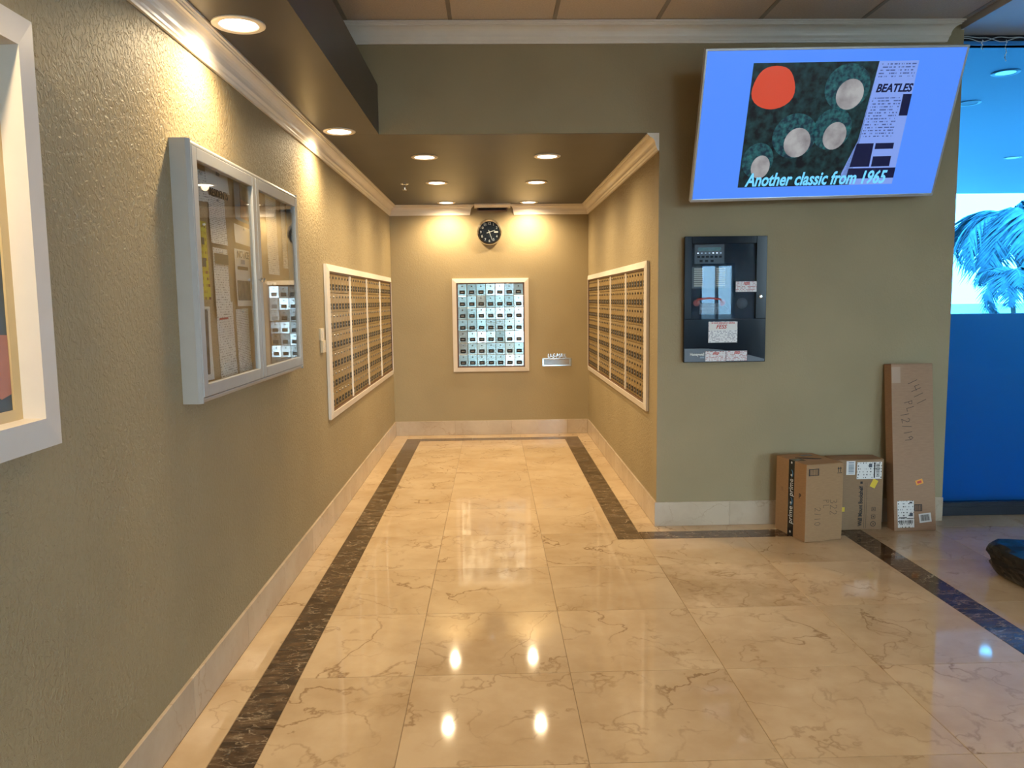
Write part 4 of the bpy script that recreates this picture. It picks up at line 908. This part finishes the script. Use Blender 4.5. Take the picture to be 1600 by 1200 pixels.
def carton(label, loc, rot, w, d, h, m, name='cardboard_box'):
    """origin at the front left bottom corner; front towards -y"""
    t = thing(name, label, 'box', loc, rot)
    b = box('body', (0, 0, 0), (w, d, h - 0.004), m, t, 0.003, local=True)
    box('flap', (0.001, 0.001, h - 0.004), (w - 0.001, d / 2 - 0.0008, h), m, t, 0.001, local=True); box('flap', (0.001, d / 2 + 0.0008, h - 0.004), (w - 0.001, d - 0.001, h), m, t, 0.001, local=True)
    return t
def face_patch(t, name, x0, x1, z0, z1, m, y=-0.0008, th=0.0006):
    return box(name, (x0, y, z0), (x1, y + th + 0.0002, z1), m, t, local=True)
def barcode(t, x0, x1, z0, z1, n=11, y=-0.0016, m=None, vertical=False):
    r = random.Random(int(x0 * 1000) + n); bm = bmesh.new(); u = 0.0
    L_ = (z1 - z0) if vertical else (x1 - x0)
    for k in range(n):
        a = L_ * (k + 0.15) / n; b = a + L_ / n * r.uniform(0.3, 0.75)
        if vertical: box_bm(bm, (x0, y, z0 + a), (x1, y + 0.0006, z0 + b))
        else: box_bm(bm, (x0 + a, y, z0), (x0 + b, y + 0.0006, z1))
    o = bm_obj('barcode', bm, m or M['ink'], t, local=True); o['kind'] = 'stuff'; return o

# box with printed tape, nearest
aA = 0.165
A = carton('shorter brown carton with black printed tape, in front', (1.829, 4.492, 0.0015), (0, 0, 0.22), 0.250, 0.310, 0.466, M['card'])
Aw, Ad, Ah = 0.250, 0.310, 0.466
tp = box('tape', (-0.0010, 0.118, 0.0), (0.0005, 0.176, Ah + 0.0004), M['tape'], A, local=True)
box('tape_end', (-0.0010, 0.118, Ah - 0.0002), (0.075, 0.176, Ah + 0.0008), M['tape'], A, local=True)
for z in (0.07, 0.24):
    text('tape_print', 'prime', 0.060, M['mark'], tp, frame4((-0.0014, 0.147, z + 0.06), (0, 0, 1), (0, 1, 0)), width=0.105)
    pts = [(-0.0016, 0.147 + 0.014 * math.cos(k * PI / 8 - PI / 2 + PI), z + 0.145 + 0.022 * math.sin(k * PI / 8 - PI / 2)) for k in range(9)]
    tube('tape_smile', pts, 0.0020, M['tapeblue'], tp, local=True)
for z in (0.025, 0.205, 0.375, 0.452):
    lathe('tape_dot', [(0.007, -0.0016), (0.007, -0.0010)], (0, 0.147, z), 'x', M['mark'], tp, local=True, seg=14)
# smile mark on the lid
pts = [(0.060 + 0.130 * u, 0.205 - 0.055 * math.sin(u * PI * 0.55) - 0.02 * u, Ah + 0.0006) for u in [k / 10 for k in range(11)]]
tube('smile_mark', pts, [0.002 + 0.0028 * math.sin(PI * (k + 1) / 12) for k in range(11)], M['ink'], A, local=True)
box('lid_print', (0.130, 0.235, Ah + 0.0001), (0.205, 0.272, Ah + 0.0008), M['gband'], A, local=True)
face_patch(A, 'barcode_label', 0.016, 0.084, 0.398, 0.440, M['ink']); barcode(A, 0.022, 0.078, 0.402, 0.436, 11, -0.0020, M['card'])
ar = face_patch(A, 'this_way_up_mark', 0.208, 0.240, 0.404, 0.407, M['ink'])
for x in (0.214, 0.228): box('arrow', (x, -0.0008, 0.410), (x + 0.004, 0.0002, 0.436), M['ink'], ar, local=True); prism('arrow_head', [(x - 0.005, 0.430), (x + 0.009, 0.430), (x + 0.002, 0.443)], 'y', -0.0008, 0.0002, M['ink'], ar, local=True)
text('side_mark', 'P', 0.042, M['ink'], A, frame4((-0.001, 0.058, 0.265), (0, -1, 0), (0, 0, 1)), bold=0.001)
text('side_mark', 'B', 0.036, M['card2'], A, frame4((-0.001, 0.240, 0.270), (0, -1, 0), (0, 0, 1)), bold=0.001)
scrawl(A, '322', (0.165, -0.001, 0.250), (0, 0, -1), (1, 0, 0), 0.048); scrawl(A, 'PL', (0.118, -0.001, 0.250), (0, 0, -1), (1, 0, 0), 0.040); scrawl(A, '2/10', (0.062, -0.001, 0.205), (0, 0, -1), (1, 0, 0), 0.040)

# box behind
Bw, Bd, Bh = 0.310, 0.145, 0.444
B = carton('brown carton with white shipping label, between the taped carton and the long box', (2.096, 4.722, 0.0015), (0, 0, 0.015), Bw, Bd, Bh, M['card2'])
face_patch(B, 'barcode_label', 0.075, 0.130, 0.350, 0.436, M['bar']); barcode(B, 0.088, 0.122, 0.358, 0.430, 9, -0.0016, M['bluep'], True)
sl_ = face_patch(B, 'shipping_label', 0.142, 0.298, 0.322, 0.428, M['label'])
face_patch(sl_, 'code_block', 0.248, 0.256, 0.328, 0.424, M['ink'], -0.0016); face_patch(sl_, 'code_block', 0.216, 0.236, 0.395, 0.418, M['gband'], -0.0016)
barcode(sl_, 0.262, 0.284, 0.335, 0.420, 12, -0.0018, M['ink'], True)
st = box('sticker', (-0.017, -0.0012, -0.026), (0.017, -0.0004, 0.026), M['yellow'], B, local=True); st.location = (0.252, 0, 0.292); st.rotation_euler = (0, 0.45, 0); st['label'] = 'yellow sticker'
face_patch(B, 'side_sticker', 0.040, 0.072, 0.118, 0.146, M['yellow'])
text('box_print', 'Wall Mount Bookshelf', 0.034, M['ink'], B, frame4((0.172, -0.001, 0.150), (0, 0, 1), (-1, 0, 0)), width=0.255, bold=0.0012)
box('print_square', (0.166, -0.0008, 0.292), (0.180, 0.0002, 0.306), M['ink'], B, local=True)
for x in (0.196, 0.208): face_patch(B, 'print_rule', x, x + 0.0012, 0.010, 0.300, M['ink'])
for k, z in enumerate((0.130, 0.082, 0.036)):
    pr_ = prism('care_symbol', [(0.255 + 0.017 * math.cos(a) , z + 0.017 * math.sin(a)) for a in [2 * PI * j / (4 if k < 2 else 16) + PI / 4 for j in range(4 if k < 2 else 16)]], 'y', -0.0006, 0.0003, M['ink'], B, local=True)
    prism('care_symbol_centre', [(0.255 + 0.013 * math.cos(a), z + 0.013 * math.sin(a)) for a in [2 * PI * j / (4 if k < 2 else 16) + PI / 4 for j in range(4 if k < 2 else 16)]], 'y', -0.0010, -0.0004, M['card2'], pr_, local=True)
    prism('care_symbol_mark', [(0.255 + 0.007 * math.cos(a), z + 0.007 * math.sin(a)) for a in [2 * PI * j / 3 + PI / 2 * (k + 1) for j in range(3)]], 'y', -0.0014, -0.0009, M['ink'], pr_, local=True)

# long box leaning on the wall
Tw, Td, Th = 0.264, 0.085, 1.035
LEAN = 0.115
Tb = carton('tall slim carton leaning on the wall beside the blue glass', (2.466, 4.683, 0.0015), (-LEAN, 0, 0.02), Tw, Td, Th, M['card3'], 'long_carton')
Tb.location.z = 0.0015
lb = face_patch(Tb, 'shipping_label', 0.022, 0.126, 0.020, 0.185, M['label'])
face_patch(lb, 'code_block', 0.030, 0.080, 0.078, 0.084, M['ink'], -0.0016); face_patch(lb, 'code_block', 0.080, 0.120, 0.073, 0.078, M['ink'], -0.0016); face_patch(lb, 'code_block', 0.098, 0.118, 0.090, 0.110, M['gband'], -0.0016); face_patch(lb, 'code_block', 0.098, 0.116, 0.170, 0.178, M['ink'], -0.0016)
barcode(lb, 0.030, 0.118, 0.045, 0.066, 14, -0.0018)
face_patch(Tb, 'barcode_label', 0.128, 0.178, 0.120, 0.162, M['ink']); barcode(Tb, 0.132, 0.174, 0.124, 0.158, 8, -0.0020, M['card3'])
s2 = box('white_label', (-0.038, -0.0012, -0.028), (0.038, -0.0004, 0.028), M['bar'], Tb, local=True); s2.location = (0.196, 0, 0.078); s2.rotation_euler = (0, -0.10, 0)
barcode(s2, -0.028, 0.028, -0.018, 0.020, 14, -0.0018)
s3 = box('sticker', (-0.023, -0.0012, -0.015), (0.023, -0.0004, 0.015), M['orange'], Tb, 0.0, local=True); s3.location = (0.164, 0, 0.300); s3.rotation_euler = (0, -0.30, 0); s3['label'] = 'orange sticker'
box('sticker_print', (-0.014, -0.0016, -0.007), (0.013, -0.0011, 0.007), M['redink'], s3, local=True)
face_patch(Tb, 'clear_tape', 0.002, 0.058, 0.915, 1.015, M['cleartape'])
def dirs(a): return (math.sin(a), 0, -math.cos(a)), (math.cos(a), 0, math.sin(a))
ux, uy = dirs(0.42); scrawl(Tb, '1411', (0.098, -0.001, 0.925), ux, uy, 0.062, 0.003)
ux, uy = dirs(0.30); scrawl(Tb, 'PL', (0.078, -0.001, 0.795), ux, uy, 0.050, 0.003)
ux, uy = dirs(0.16); scrawl(Tb, '12/19', (0.052, -0.001, 0.730), ux, uy, 0.052, 0.003)

# ------------------------------------------------------------------ black bin bag at the right edge
bgo = Vector((2.79, 3.78, 0.0))
bg = thing('bin_bag', 'crumpled shiny black plastic bag on the floor at the right edge', 'bag', bgo)
bm = bmesh.new(); bmesh.ops.create_icosphere(bm, subdivisions=4, radius=1.0)
from mathutils import noise as mn
for v in bm.verts:
    p = v.co.normalized(); n_ = 6.0
    k = 1.0 / (abs(p.x) ** n_ + abs(p.y) ** n_ + abs(p.z) ** n_) ** (1 / n_)
    q = p * k; z = (q.z + 1) / 2
    cr = -abs(mn.noise(p * 2.2 + Vector((3, 1, 7)))) * 0.30 - abs(mn.noise(p * 4.1 + Vector((1, 5, 2)))) * 0.17 - abs(mn.noise(p * 8.5)) * 0.07 + 0.08
    ta = 0.93 + 0.07 * min(1, z / 0.4)
    v.co = Vector((q.x * 0.235 * ta * (1 + cr * 0.25), q.y * 0.20 * ta * (1 + cr), 0.092 + q.z * 0.092 * (1 + (cr if q.z > 0 else 0) * 1.0)))
zmin = min(v.co.z for v in bm.verts)
for v in bm.verts: v.co.z -= zmin
bb = bm_obj('bag_body', bm, M['bag'], bg, local=True)
tube('gathered_neck', [(0.09, 0.0, 0.15), (0.10, 0.01, 0.20), (0.115, 0.0, 0.225)], [0.05, 0.022, 0.03], M['bag'], bg, local=True, seg=9)
